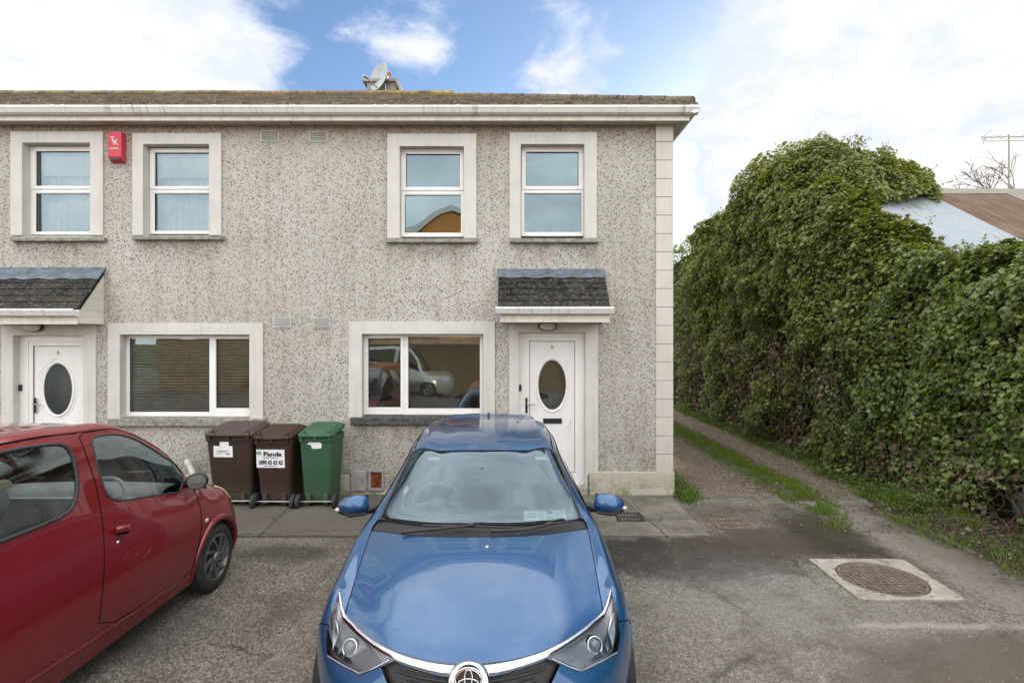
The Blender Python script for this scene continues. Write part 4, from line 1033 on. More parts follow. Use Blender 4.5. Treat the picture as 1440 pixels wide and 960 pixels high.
        s = MB(); s.tube([Vector((sg * .775, 1.72, .965)), Vector((sg * .83, 1.66, .975)), c + Vector((-sg * .02, 0, -.062))], [.035, .028, .022], 10)
        s.tube([c + rot @ Vector((-sg * .10, -.02, -.058)), c + rot @ Vector((0, -.055, -.056)), c + rot @ Vector((sg * .105, -.02, -.038))], [.012, .016, .010], 8); part('mirror_foot', s, CM['trim'], mr)
        r_ = MB(); r_.ball(c + rot @ Vector((sg * .098, -.045, -.012)), (.022, .02, .014), 10, 8, 0, rot.to_3x3()); part('indicator', r_, simple('clear_indicator', (.55, .5, .46), .2, .5), mr)
        g = MB(); g.add([c + rot @ Vector((sg * x_, .062, z_)) for x_, z_ in ((-.09, -.045), (.09, -.04), (.085, .045), (-.09, .055))], [(0, 1, 2, 3)]); part('mirror_glass', g, CM['mirror'], mr)
    # wipers lying on the screen's foot
    def on(px, py, lift, box=(6.0, 8, 0, 2.2)):
        sg = 1
        wx = 667.5
        if px < wx: px = 2 * (wx + 3) - px; sg = -1
        u, t_ = net.inv([(px, py)], 'pix', box)[0]; p = net.one(u, t_) + net.nrm(u, t_) * lift; return Vector((p.x * sg, p.y, p.z))
    for name, piv, path, blade in (('wiper', (690, 751), [(690, 751), (740, 749), (773, 741)], [(732, 748), (773, 740), (805, 735)]), ('wiper', (560, 752), [(560, 752), (600, 748), (655, 743)], [(588, 741), (655, 743), (725, 745)])):
        w = MB(); w.tube([on(*p, .022) for p in path], [.012, .010, .008], 8); w.tube([on(*p, .016) for p in blade], .007, 6); c = on(*path[-1], .026); w.ball(c, (.03, .014, .012), 10, 6)
        part(name, w, CM['dark'], rt)
    j = MB(); c = on(685, 769, .003, (5, 6.2, 0, 2)); j.ball(c, (.014, .012, .008), 10, 6); part('washer_jet', j, CM['chrome'], rt)
    an = MB(); an.prism([(3.62, 1.355), (3.78, 1.345), (3.79, 1.385), (3.76, 1.405)], 'x', -.012, .012); part('aerial', an, CM['dark'], rt, .006)
    # discs behind the windscreen
    def onscreen(px, py): return on(px, py, -.008, (6.9, 9, 0, 2))
    pr = MB(); q = [onscreen(737, 730), onscreen(797, 730), onscreen(795, 716), onscreen(737, 717)]; pr.add(q, [(0, 1, 2, 3)])
    pm = part('permit_disc', pr, CM['paper_white'], rt, normals=False)
    k = MB(); lift = lambda v: v + Vector((0, -.002, .003))
    lerp = lambda a, b: lift(q[0].lerp(q[1], a).lerp(q[3].lerp(q[2], a), b))
    def patch(a0, a1, b0, b1): k.add([lerp(a0, b0), lerp(a1, b0), lerp(a1, b1), lerp(a0, b1)], [(0, 1, 2, 3)])
    patch(.56, .68, .62, .92); part('blue_mark', k, CM['print_blue'], pm, normals=False); k = MB()
    for a in (.36, .40, .44): patch(a, a + .02, .1, .9)
    for b_ in (.15, .3, .45, .6, .75): patch(.74, .95, b_, b_ + .05)
    for b_ in (.2, .35): patch(.52, .70, b_, b_ + .07)
    for b_ in (.25, .45, .65): patch(.08, .30, b_, b_ + .06)
    part('print', k, CM['print_green'], pm, normals=False)
    for a, b_ in ((584, 601), (753, 770)):
        s = MB(); s.add([onscreen(a, 645), onscreen(b_, 645), onscreen(b_, 639), onscreen(a, 639)], [(0, 1, 2, 3)]); part('toll_tag', s, CM['paper'], rt, normals=False)
    sn = MB(); u = on(674, 658, -.03, (7.5, 9, 0, 2)); sn.ball(u, (.045, .03, .03), 12, 8); sn.box(u.x - .09, u.x + .09, u.y + .10, u.y + .14, u.z - .06, u.z + .01); part('mirror_and_sensor', sn, CM['dark'], rt)
    shell('screen_band', panel(P3, cls['band']), CM['dark'], rt, -.006); shell('screen_foot_band', panel(P3, cls['foot']), CM['dark'], rt, -.006)
    # interior
    i = MB()
    for x in (-.36, .36): seat(i, x, 2.35, -1)
    for x in (-.36, .36): i.ball((x, 3.25, 1.05), (.15, .07, .1), 12, 8)
    i.ball((0, 3.2, .75), (.6, .12, .32), 16, 10); part('seats', i, CM['seat'], rt)
    i = MB(); i.grid(lambda a, b: (-.66 + 1.32 * a, 1.33 + .42 * b + .10 * (2 * a - 1) ** 2, .955 - .02 * (2 * a - 1) ** 2 + .02 * math.sin(b * 3.1) - .25 * max(0, b - .8) * 2), [k / 16 for k in range(17)], [k / 8 for k in range(9)])
    i.box(-.66, .66, 1.78, 1.80, .5, .88); part('dashboard', i, CM['dash_dark'], rt)
    i = MB(); steer(i, (-.36, 1.98, .93), .185, -1); part('steering_wheel', i, CM['dash'], rt)
    i = MB(); i.box(-.72, .72, .95, 3.9, .24, .26); i.box(-.72, .72, .94, .96, .25, .88); i.box(-.7, .7, 3.6, 3.62, .25, .95); part('floor_pan', i, CM['dark'], rt)
    return rt
blue_car()
# ================================================================== the red car
RX, RY_ = -3.45, 3.57
def red_rows():
    def row(y, zc, z1, x2, y2, z2, x3, y3, z3, zm, w=.845): return [(0, y, zc), (.37, y - .02, z1), (x2, y2, z2), (x3, y3, z3), (w, y3, zm), (w - .005, y3, .40), (.795, y3, .2)]
    rows = [
        [(0, 5.42, .2), (.4, 5.38, .2), (.62, 5.29, .2), (.72, 5.2, .2), (.77, 5.14, .2), (.785, 5.12, .2), (.785, 5.10, .19)],
        [(0, 5.51, .42), (.4, 5.47, .42), (.65, 5.35, .42), (.755, 5.24, .42), (.81, 5.17, .40), (.815, 5.14, .30), (.79, 5.12, .2)],
        [(0, 5.49, .62), (.4, 5.45, .62), (.65, 5.33, .62), (.76, 5.21, .62), (.825, 5.13, .51), (.825, 5.11, .37), (.79, 5.09, .2)],
        [(0, 5.38, .77), (.38, 5.35, .77), (.62, 5.24, .77), (.75, 5.13, .75), (.835, 5.06, .58), (.832, 5.05, .39), (.79, 5.04, .2)],
        [(0, 5.12, .90), (.38, 5.10, .89), (.64, 5.02, .865), (.765, 4.94, .82), (.842, 4.92, .61), (.838, 4.92, .40), (.792, 4.92, .2)],
        [(0, 4.88, .985), (.4, 4.85, .98), (.675, 4.74, .955), (.77, 4.70, .885), (.845, 4.70, .63), (.84, 4.70, .40), (.795, 4.70, .2)],
        [(0, 4.78, 1.025), (.4, 4.75, 1.025), (.675, 4.61, 1.035), (.768, 4.60, .935), (.845, 4.60, .64), (.84, 4.60, .40), (.795, 4.60, .2)],
        [(0, 4.44, 1.29), (.37, 4.42, 1.29), (.645, 4.36, 1.305), (.762, 4.34, .99), (.845, 4.34, .66), (.84, 4.34, .40), (.795, 4.34, .2)],
        [(0, 4.0, 1.575), (.36, 3.98, 1.57), (.605, 3.94, 1.545), (.757, 3.95, 1.065), (.845, 3.95, .67), (.84, 3.95, .40), (.795, 3.95, .2)],
        row(3.6, 1.645, 1.638, .60, 3.55, 1.590, .752, 3.5, 1.11, .68),
        row(2.8, 1.670, 1.662, .602, 2.8, 1.612, .750, 2.8, 1.13, .69),
        row(2.1, 1.66, 1.652, .60, 2.1, 1.60, .745, 2.1, 1.135, .69),
        [(0, 1.74, 1.62), (.36, 1.74, 1.612), (.575, 1.76, 1.57), (.725, 1.76, 1.12), (.82, 1.76, .7), (.82, 1.76, .42), (.78, 1.76, .22)],
        [(0, 1.66, 1.0), (.40, 1.66, 1.0), (.66, 1.69, 1.0), (.745, 1.72, .92), (.80, 1.74, .66), (.80, 1.74, .42), (.77, 1.74, .23)],
        [(0, 1.63, .5), (.45, 1.64, .5), (.70, 1.68, .5), (.76, 1.70, .48), (.78, 1.72, .44), (.78, 1.73, .36), (.76, 1.73, .24)],
        [(0, 1.70, .22), (.45, 1.70, .22), (.68, 1.72, .22), (.73, 1.73, .22), (.75, 1.74, .22), (.75, 1.74, .22), (.75, 1.74, .22)]]
    return [[(x, y - RY_, z) for x, y, z in r] for r in rows]
def red_car():
    rt = root('parked_car', (RX, RY_, 0), 'dusty dark red tall hatchback parked nose to the wall at the left', 'car', 'parked cars', 0.0, True)
    net = Net(red_rows(), Matrix.Translation((RX, RY_, 0)))
    inv = lambda pts, box=(3, 13, 1.9, 6): net.inv(pts, 'pix', box)
    fw = smooth_poly(inv([(127, 616), (142, 612), (167, 611), (188, 616.5), (209, 628), (238, 648), (254, 664), (258, 690), (230, 695), (185, 702), (165, 704.5), (152, 698), (145, 684), (136, 652)]), 1)
    rw = smooth_poly(inv([(-60, 653), (0, 636), (55, 626), (88, 624.5), (99, 634), (106, 656), (109, 684), (105, 708), (92, 724), (50, 742), (0, 761), (-90, 800)]), 1)
    fdoor = inv([(107.5, 609.5), (121, 641), (131, 668), (137, 690), (144, 730), (146, 770), (143, 830), (137, 888), (200, 851), (252, 818), (264, 808), (272, 795), (281, 759), (283, 718), (274, 690), (262, 660), (240, 637), (206, 614), (170, 604), (140, 605)], (4.5, 11, 1.95, 6))
    quarter = net.inv([(1.95 - RY_, 1.16), (1.92 - RY_, 1.50), (2.3 - RY_, 1.52), (2.3 - RY_, 1.17)], 'side', (10, 13, 2, 3))
    bonnet = [(3.0, 0), (3.0, 1.0), (3.05, 1.95), (4, 1.97), (5.1, 1.97), (5.25, 1.0), (5.25, 0)]
    screen = [(5.75, 0), (5.8, 1.0), (5.95, 1.85), (6.5, 1.93), (7.5, 1.93), (7.95, 1.86), (8.0, 1.0), (8.0, 0)]
    rearw = [(12.1, 0), (12.1, 1.7), (12.85, 1.75), (12.85, 0)]
    roofp = [(8.1, 0), (8.1, 1), (8.15, 1.86), (9, 1.9), (11, 1.9), (11.95, 1.9), (11.95, 0)]
    lamp = inv([(303, 673), (311, 674), (322, 681), (331, 690), (334, 697), (330, 697), (322, 690), (312, 680)], (2.2, 4.6, .6, 3.6))
    arch = lambda cy_, rr: net.inv([(cy_ - RY_ + rr * math.cos(a), .29 + rr * math.sin(a)) for a in [R(-12 + 204 * i / 22) for i in range(23)]], 'side', (1.2, 14, 3.3, 6))
    fa, ra = arch(4.80, .345), arch(2.30, .345); close = lambda a: a + [(a[-1][0], 6.2), (a[0][0], 6.2)]
    rdoor_line = inv([(107.5, 609.5), (60, 613), (0, 624), (-80, 640)], (8, 13, 1.8, 3))
    regions = [('fw', fw), ('rw', rw), ('arch', close(fa)), ('arch', close(ra)), ('lamp', lamp), ('door', fdoor), ('bonnet', bonnet), ('screen', screen), ('rearw', rearw), ('roof', roofp)]
    P3, cls, V = cut(net, regions)
    shell('body', panel(P3, cls['body']), CM['red'], rt)
    shell('bonnet', panel(P3, cls['bonnet']), CM['red'], rt)
    shell('roof', panel(P3, cls['roof']), CM['red'], rt)
    shell('windscreen', panel(P3, cls['screen']), CM['sideglass'], rt, -.003); shell('rear_window', panel(P3, cls['rearw']), CM['sideglass'], rt, -.003)
    rub = simple('window_rubber', (.03, .032, .034), .5, .4)
    for sg in (1, -1):
        d = shell('door', panel(P3, cls['door'], sg), CM['red'], rt)
        shell('door_window', panel(P3, cls['fw'], sg), CM['sideglass'], d, -.004)
        s = seam_mb(net, [fw], .007, (sg,), closed=True); part('window_rubber', s, rub, d)
        s = seam_mb(net, [smooth_poly(fdoor, 1)], .0035, (sg,), closed=True); part('panel_gap', s, CM['seam'], d)
        shell('side_window', panel(P3, cls['rw'], sg), CM['sideglass'], rt, -.004)
        s = seam_mb(net, [rw], .012, (sg,), closed=True); part('window_rubber', s, rub, rt)
        # pull handle with its recess, and the lock
        (u, t), (u2, t2) = net.inv([(160, 746), (178, 742)], 'pix', (6, 11, 2.8, 5)) ; a, b = net.one(u, t), net.one(u2, t2); n = net.nrm((u + u2) / 2, (t + t2) / 2)
        f = lambda v: Vector((v.x * sg, v.y, v.z))
        m = MB(); m.tube([f(a + n * .012), f(a.lerp(b, .3) + n * .028), f(a.lerp(b, .7) + n * .028), f(b + n * .010)], [.020, .024, .023, .016], 12); part('door_handle', m, CM['red'], d)
        m = MB(); q = a.lerp(b, .45) + Vector((0, 0, -.024)); m.tube([f(a + Vector((0, .02, -.022)) + n * .004), f(b + Vector((0, -.005, -.022)) + n * .004)], .016, 10); part('handle_recess', m, CM['seam'], d)
        u, t = net.inv([(166, 762)], 'pix', (6, 11, 2.8, 5))[0]; c = net.one(u, t); n = net.nrm(u, t); m = MB(); m.lathe([(.0, .008), (.010, .008), (.013, .0), (.013, -.004)], f(c), f(n), 14); part('door_lock', m, CM['chrome'], d)
        # mirror
        m = MB(); u, t = net.inv([(263, 679)], 'pix', (5, 8, 2, 4))[0]; base = net.one(u, t); c = base + Vector((.115, -.05, .030)); rot = Matrix.Rotation(sg * .36, 3, 'Z')
        mb2 = MB(); vs = []; n_, mm = 18, 10
        for i in range(mm + 1):
            a_ = math.pi * i / mm
            for j in range(n_):
                q = 2 * math.pi * j / n_; yy = math.cos(a_); s_ = math.sin(a_) ** .45
                vs.append(f(c) + rot @ Vector((.082 * math.cos(q) * s_, (.07 if yy > 0 else .03) * yy, .070 * math.sin(q) * s_)))
        m.add(vs, [(i * n_ + j, i * n_ + (j + 1) % n_, (i + 1) * n_ + (j + 1) % n_, (i + 1) * n_ + j) for i in range(mm) for j in range(n_)], 0, True)
        m.tube([f(base), f(c + Vector((-.05, .02, -.03)))], [.035, .028], 10)
        mr = part('door_mirror', m, CM['dark'], rt)
        g = MB(); g.add([f(c) + rot @ Vector((.066 * math.cos(q) * (abs(math.cos(q)) ** -.25 if abs(math.cos(q)) > .2 else 1), -.0325, .054 * math.sin(q))) for q in [2 * math.pi * k / 24 for k in range(24)]], [tuple(range(24))]); part('mirror_glass', g, CM['mirror'], mr)
        lp = shell('headlight', panel(P3, cls['lamp'], sg), CM['yellow_lens'], rt, .004, .01)
        u, t = net.inv([(291, 731)], 'pix', (3, 7, 3, 5))[0]; c = net.one(u, t); n = net.nrm(u, t); m = MB(); m.ball(f(c), (.008, .026, .018), 12, 8); part('side_repeater', m, CM['yellow_lens'], rt)
        for cyw in (4.80, 2.30): wheel(rt, (sg * .745, cyw - RY_, .29), .29, .185, sg, .195, 9, CM['dull_alloy'], .55)
        for ar, nm in ((fa, 'arch_flare'), (ra, 'arch_flare')):   # raised lips round the arches
            m = MB(); P = net.ev([p[0] for p in ar], [p[1] for p in ar]); m.tube([(p[0] * sg - sg * .004, p[1], p[2]) for p in P], [.016 + .012 * math.sin(math.pi * i / 22) for i in range(23)], 8); part(nm, m, CM['red'], rt)
        sl = inv([(262, 812), (219, 840), (134, 897), (40, 958), (-60, 1020)], (4, 12, 4.5, 6)); m = seam_mb(net, [sl], .010, (sg,)); part('sill_moulding', m, CM['red'], rt)
        rl = seam_mb(net, [rdoor_line + [(12, 2.2)], [(8.2, 1.97), (9, 1.95), (11, 1.95)]], .0035, (sg,)); part('roof_seam', rl, CM['seam'], rt)
    # interior, seen through the side glass
    i = MB(); L = lambda y: y - RY_
    for x in (-.34, .34): seat(i, x, L(3.55), 1, w=.25, z=.52, top=1.24)
    for x in (-.34, .34): seat(i, x, L(2.65), 1, w=.27, z=.52, top=1.20)
    part('seats', i, CM['seat'], rt)
    i = MB(); i.grid(lambda a, b: (-.68 + 1.36 * a, L(4.62 - .42 * b), 1.0 + .05 * math.sin(b * 3) - .02 * (2 * a - 1) ** 2 - .9 * max(0, b - .85)), [k / 14 for k in range(15)], [k / 8 for k in range(9)]); i.box(-.68, .68, L(4.20), L(4.24), .5, .98); part('dashboard', i, CM['dash'], rt)
    i = MB(); steer(i, (.34, L(4.07), 1.0), .18, 1, .6); part('steering_wheel', i, CM['dash'], rt)
    i = MB(); i.ball((-.62, L(4.30), 1.03), (.03, .10, .07), 14, 8); part('cream_cover', i, CM['beige'], rt)
    i = MB(); i.box(-.75, .75, L(1.8), L(4.9), .22, .25); i.box(-.74, .74, L(4.78), L(4.80), .25, .92); i.box(-.73, .73, L(1.85), L(1.87), .25, .9)
    part('floor_pan', i, CM['dark'], rt)
    return rt
red_car()
# ------------------------------------------------------------------ ground, yard, path and lane
def blob(t, x, y, cx, cy, rx, ry, soft, wob):   # soft patch on the ground
    a = t.math('DIVIDE', t.math('SUBTRACT', x, cx), rx); b = t.math('DIVIDE', t.math('SUBTRACT', y, cy), ry)
    d = t.math('SQRT', t.math('ADD', t.math('MULTIPLY', a, a), t.math('MULTIPLY', b, b)))
    d = t.math('ADD', d, wob)
    return t.smooth(d, 1 + soft, 1 - soft)
def m_tarmac():
    t = NT('worn_tarmac'); p = t.pos(); x, y, z = t.xyz(p)
    fine = t('ShaderNodeTexVoronoi', {'Vector': p, 'Scale': 95.0}, feature='F1')
    agg = t('ShaderNodeTexVoronoi', {'Vector': p, 'Scale': 48.0}, feature='F1')
    n = t.noise(1.1, 7, .65, p); n2 = t.noise(7, 6, .7, p)
    r = t.xyz(fine.outputs['Color'])[0]; r2 = t.xyz(agg.outputs['Color'])[1]
    c = t.ramp(r, [(0, (.052, .046, .040)), (.32, (.14, .126, .110)), (.7, (.215, .197, .175)), (.93, (.33, .305, .275)), (1, (.44, .41, .37))])
    c = t.mix(t.math('MULTIPLY', t.math('GREATER_THAN', r2, .90), .5), c, (.36, .335, .30))
    c = t.mix(t.ramp(n, [(.36, 0.0), (.68, .65)]), c, (.66, .63, .60), 'MULTIPLY')
    c = t.mix(t.ramp(n2, [(.45, 0.0), (.75, .45)]), c, (.72, .69, .64), 'MULTIPLY')
    w = t.math('MULTIPLY', t.math('SUBTRACT', t.noise(2.3, 6, .7, p), .5), 2.0)
    w2 = t.math('MULTIPLY', t.math('SUBTRACT', t.noise(5.0, 6, .75, p), .5), 1.6)
    # damp, oily and muddy patches
    for (cx, cy, rx, ry, so, am, col) in (
            (1.55, 5.55, 1.35, .52, .30, .95, (.022, .020, .018)), (2.85, 5.85, 1.0, .60, .45, .85, (.058, .044, .033)),
            (3.62, 6.15, .45, .85, .4, .9, (.036, .030, .020)), (3.35, 3.55, 1.2, .55, .25, .9, (.070, .050, .036)),
            (-2.35, 5.62, .42, .22, .5, .75, (.045, .042, .022)), (-3.2, 4.1, .9, .45, .5, .6, (.05, .047, .044)), (4.85, 5.9, .55, 1.6, .35, .9, (.060, .046, .035)),
            (2.75, 6.9, .75, .4, .6, .5, (.09, .078, .065)), (-2.6, 6.35, 1.5, .35, .5, .4, (.16, .15, .135))):
        c = t.mix(t.math('MULTIPLY', blob(t, x, y, cx, cy, rx, ry, so, w), am), c, col)
    # paler scoured band running out of the lane
    c = t.mix(t.math('MULTIPLY', blob(t, x, y, 4.35, 6.0, .35, 2.0, .5, w2), .6), c, (.26, .235, .205))
    c = t.mix(t.math('MULTIPLY', blob(t, x, y, 2.2, 4.6, 1.0, .8, .7, w2), .35), c, (.24, .235, .23))
    # thin pale line of cement slurry
    ln = t.math('ABSOLUTE', t.math('SUBTRACT', t.math('SUBTRACT', y, t.math('ADD', 4.17, t.math('MULTIPLY', w, .10))), t.math('MULTIPLY', w2, .07)))
    ln = t.math('MULTIPLY', t.smooth(ln, .06, .01), t.math('MULTIPLY', t.smooth(x, 2.55, 2.75), t.smooth(x, 4.6, 4.2)))
    c = t.mix(t.math('MULTIPLY', ln, .6), c, (.38, .36, .33))
    dv = t.vmath('ADD', p, t.vmath('MULTIPLY', t.noise(1.7, 5, .6, p, 0, 1), (.55, .55, .0)))
    ck = t('ShaderNodeTexVoronoi', {'Vector': dv, 'Scale': .62}, feature='DISTANCE_TO_EDGE').outputs['Distance']
    ck = t.math('MULTIPLY', t.smooth(ck, .012, .003), t.ramp(t.noise(.9, 3, .5, p), [(.54, 0.0), (.62, .7)]))
    c = t.mix(ck, c, (.03, .026, .02))
    patch = t.math('MULTIPLY', t.math('GREATER_THAN', t.math('ADD', x, t.math('MULTIPLY', w, .12)), -1.7), t.math('LESS_THAN', t.math('ADD', y, t.math('MULTIPLY', w, .12)), 4.75))
    c = t.mix(t.math('MULTIPLY', patch, .22), c, (.24, .22, .195))
    grime = t.ramp(t.noise(1.6, 8, .72, t.vmath('ADD', p, (9, 4, 0))), [(.50, 0.0), (.66, .75)])
    c = t.mix(grime, c, (.075, .062, .048))
    moss = t.math('MULTIPLY', t.ramp(t.noise(3.5, 7, .75, p), [(.60, 0.0), (.72, .6)]), t.smooth(y, 4.3, 6.5))
    c = t.mix(moss, c, (.075, .075, .035))
    wet = blob(t, x, y, 1.55, 5.55, 1.25, .48, .35, w)
    h = t.math('ADD', t.math('MULTIPLY', fine.outputs['Distance'], -1.0), t.math('ADD', t.math('MULTIPLY', n2, .8), t.math('MULTIPLY', agg.outputs['Distance'], -.7)))
    return t.out(t.bsdf(c, t.math('SUBTRACT', .9, t.math('MULTIPLY', wet, .25)), t.bump(h, .8, .012), .3))
def m_lane():
    t = NT('lane_earth'); p = t.pos(); x, y, z = t.xyz(p)
    n = t.noise(2.2, 7, .7, p); n2 = t.noise(14, 6, .7, p)
    vo = t('ShaderNodeTexVoronoi', {'Vector': p, 'Scale': 38.0}, feature='F1'); r = t.xyz(vo.outputs['Color'])[0]
    c = t.ramp(n2, [(.3, (.055, .042, .030)), (.55, (.105, .082, .060)), (.75, (.17, .138, .105))])
    c = t.mix(t.math('GREATER_THAN', r, .86), c, (.27, .235, .19))
    tr = t.math('MAXIMUM', blob(t, x, 0.0, 4.88, 0, .36, 1, .6, t.math('SUBTRACT', n, .5)), blob(t, x, 0.0, 3.05, 0, .48, 1, .6, t.math('SUBTRACT', n, .5)))
    c = t.mix(t.math('MULTIPLY', tr, .55), c, (.185, .150, .115))
    mid = blob(t, x, 0.0, 4.08, 0, .34, 1, .4, t.math('SUBTRACT', n, .5))
    c = t.mix(t.math('MULTIPLY', mid, .8), c, (.055, .060, .022))
    sand = blob(t, x, y, 2.75, 9.9, .35, .7, .6, t.math('SUBTRACT', n, .5)); c = t.mix(t.math('MULTIPLY', sand, .7), c, (.34, .26, .16))
    edge = t.math('MULTIPLY', t.smooth(x, 2.75, 2.35), t.ramp(n, [(.4, .2), (.6, 1.0)])); c = t.mix(t.math('MULTIPLY', edge, .7), c, (.05, .05, .025))
    return t.out(t.bsdf(c, .92, t.bump(t.math('ADD', t.math('MULTIPLY', vo.outputs['Distance'], -.6), n2), .9, .02), .2))
def m_soil():
    t = NT('dark_soil'); p = t.pos()
    n = t.noise(5, 7, .72, p); n2 = t.noise(26, 5, .7, p)
    c = t.ramp(t.math('ADD', t.math('MULTIPLY', n, .6), t.math('MULTIPLY', n2, .4)), [(.32, (.022, .018, .014)), (.5, (.055, .043, .032)), (.62, (.10, .08, .06)), (.75, (.20, .17, .14))])
    g = t.ramp(t.noise(3.2, 6, .7, p), [(.52, 0.0), (.64, .7)]); c = t.mix(g, c, (.055, .07, .022))
    return t.out(t.bsdf(c, .95, t.bump(t.math('ADD', n, n2), 1.0, .03), .2))
def m_slab():
    t = NT('path_concrete'); p = t.pos(); x, y, z = t.xyz(p)
    n = t.noise(2.6, 7, .68, p); n2 = t.noise(30, 5, .7, p)
    c = t.ramp(t.math('ADD', t.math('MULTIPLY', n, .7), t.math('MULTIPLY', n2, .3)), [(.3, (.065, .058, .048)), (.5, (.15, .138, .118)), (.7, (.24, .222, .195))])
    c = t.mix(t.math('MULTIPLY', t.ramp(t.noise(5, 6, .7, p), [(.54, 0.0), (.66, 1.0)]), .5), c, (.085, .085, .055))
    dirt = t.math('MULTIPLY', t.smooth(x, 1.4, .2), t.ramp(t.noise(1.3, 7, .72, p), [(.36, .25), (.6, .85)])); c = t.mix(dirt, c, t.mix(n2, (.06, .052, .042), (.13, .115, .098)))
    wb = t.math('MULTIPLY', t.math('SUBTRACT', t.noise(4.5, 5, .7, p), .5), .35)
    for cx, cy, kx, ky in ((1.62, 0, 1, .16), (.55, 0, 1, -.05), (-2.9, 0, 1, .1), (0, 6.42, -.10, 1)):
        d = t.math('ABSOLUTE', t.math('ADD', t.math('ADD', t.math('MULTIPLY', t.math('SUBTRACT', x, cx), kx), t.math('MULTIPLY', t.math('SUBTRACT', y, cy if cy else 6.8), ky)), t.math('MULTIPLY', wb, .25 if cx else .9)))
        c = t.mix(t.math('MULTIPLY', t.smooth(d, .016, .004), .8), c, (.03, .028, .024))
    return t.out(t.bsdf(c, .9, t.bump(t.math('ADD', n2, n), .5, .008), .25))
M['tarmac'], M['lane'], M['soil'], M['slab'] = m_tarmac(), m_lane(), m_soil(), m_slab()
def m_field():
    t = NT('rough_ground'); p = t.pos(); n = t.noise(.3, 7, .7, p)
    return t.out(t.bsdf(t.ramp(n, [(.35, (.05, .065, .022)), (.6, (.085, .095, .035)), (.75, (.12, .10, .06))]), .95, None, .2))
def fb(x, y, s=1.0, o=4): return noise.fractal(Vector((x * s, y * s, 3.7)), 1.0, 2.0, o)
gm = MB(); gm.quad((-400, -400, -.06), (400, -400, -.06), (400, 900, -.06), (-400, 900, -.06)); kind(part('ground', gm, m_field()))
ym = MB(); ym.grid(lambda x, y: (x, y, .006 * fb(x, y, .5) if -4 < y < 7.3 else 0), list(np.linspace(-40, -6, 12)) + list(np.linspace(-5.7, 5.0, 60)), list(np.linspace(-30, .5, 16)) + list(np.linspace(.75, 7.50, 50))); kind(part('yard', ym, M['tarmac'], normals=False))
def lane_z(x, y): 
    tr = math.exp(-((x - 4.88) / .30) ** 2) + math.exp(-((x - 3.05) / .42) ** 2)
    k = min(max((y - 7.44) / .3, 0), 1)
    return k * (.022 + .022 * fb(x, y, 1.7) - .018 * tr + .03 * math.exp(-((x - 4.08) / .25) ** 2)) + .003
lm = MB(); lm.grid(lambda x, y: (x, y, lane_z(x, y)), np.linspace(2.24, 5.9, 46), list(np.linspace(7.46, 16, 90)) + list(np.linspace(16.3, 60, 60))); kind(part('lane', lm, M['lane'], normals=False))
def verge_z(x, y):
    e = 4.78 + .10 * fb(1.3, y, 1.1)
    k = min(max((x - e) / .12, 0), 1); b = min(max((x - e) / .9, 0), 1)
    return -.03 + k * (.06 + .05 * fb(x, y, 3.0)) + b * .11
vm = MB(); vm.grid(lambda x, y: (x, y, verge_z(x, y)), np.linspace(4.60, 7.4, 60), np.linspace(-4, 7.47, 150)); kind(part('verge', vm, M['soil'], normals=False))
sm_ = MB(); yb = 6.06
def slab_edge(x): return yb + .02 * fb(x, 2.0, 1.2)
xs = list(np.linspace(-7.5, 2.23, 110))
sm_.grid(lambda x, v: (x, slab_edge(x) + (7.67 - slab_edge(x)) * v, .028 + .004 * fb(x, v * 1.6, 1.5)), xs, np.linspace(0, 1, 20))
sm_.grid(lambda x, v: (x, slab_edge(x) - .004 * v, .028 - .06 * v + .004 * fb(x, 0, 1.5) * (1 - v)), xs, [0, 1]); sm_.grid(lambda v, q: (2.23, slab_edge(2.23) + (7.67 - slab_edge(2.23)) * v, .028 - .06 * q), np.linspace(0, 1, 10), [0, 1])
kind(part('footpath', sm_, M['slab'], normals=False))
cm = MB()
def strip(x0, x1, y0, y1, sd):
    n = 26; cm.grid(lambda u, v: (x0 + (x1 - x0) * u, y0 + (y1 - y0) * v + .03 * fb(u * (x1 - x0), sd + v * 5, 2.2), .016 + .008 * fb(u * 5, v * 3 + sd, 1.3) - (.06 if v in (0, 1) or u in (0, 1) else 0)), [i / n for i in range(n + 1)], [0, .02, .3, .6, .98, 1])
strip(2.42, 3.78, 7.33, 7.60, 1); strip(4.36, 5.12, 7.25, 7.52, 8)
kind(part('lane_kerb', cm, M['slab'], normals=False))
km = MB(); 
for a, b in ((5.55, 5.95), (5.98, 6.45), (6.5, 6.9)): km.prism([(4.735, -.05), (4.75, .030), (4.79, .034), (4.81, -.05)], 'y', a, b)
kind(part('buried_kerb', km, simple('muddy_kerb', (.10, .088, .072), .95, .2, 0, .45, 9, .6, 40), None, .012, 2))

# manhole in its square of concrete
def m_cover():
    t = NT('cast_iron_cover'); p = t('ShaderNodeTexCoord').outputs['Object']; x, y, z = t.xyz(p)
    n = t.noise(16, 6, .7, p)
    c = t.ramp(n, [(.3, (.085, .065, .05)), (.6, (.18, .145, .115)), (.75, (.26, .22, .185))])
    return t.out(t.bsdf(c, .75, t.bump(t.noise(90, 4, .6, p), .4, .004), .4, .2))
def m_pad():
    t = NT('manhole_concrete'); p = t.pos(); n = t.noise(4, 6, .65, p)
    c = t.ramp(n, [(.3, (.20, .18, .155)), (.62, (.37, .345, .31))])
    vo = t('ShaderNodeTexVoronoi', {'Vector': p, 'Scale': 11.0}, feature='F1')
    pit = t.math('MULTIPLY', t.smooth(t.math('ADD', vo.outputs['Distance'], t.math('MULTIPLY', t.noise(30, 4, .6, p), .3)), .44, .34), t.ramp(t.noise(2.5, 4, .6, p), [(.34, 0.0), (.48, 1.0)]))
    c = t.mix(t.math('MULTIPLY', pit, .8), c, (.14, .115, .095))
    return t.out(t.bsdf(c, .9, t.bump(n, .3, .01), .25))
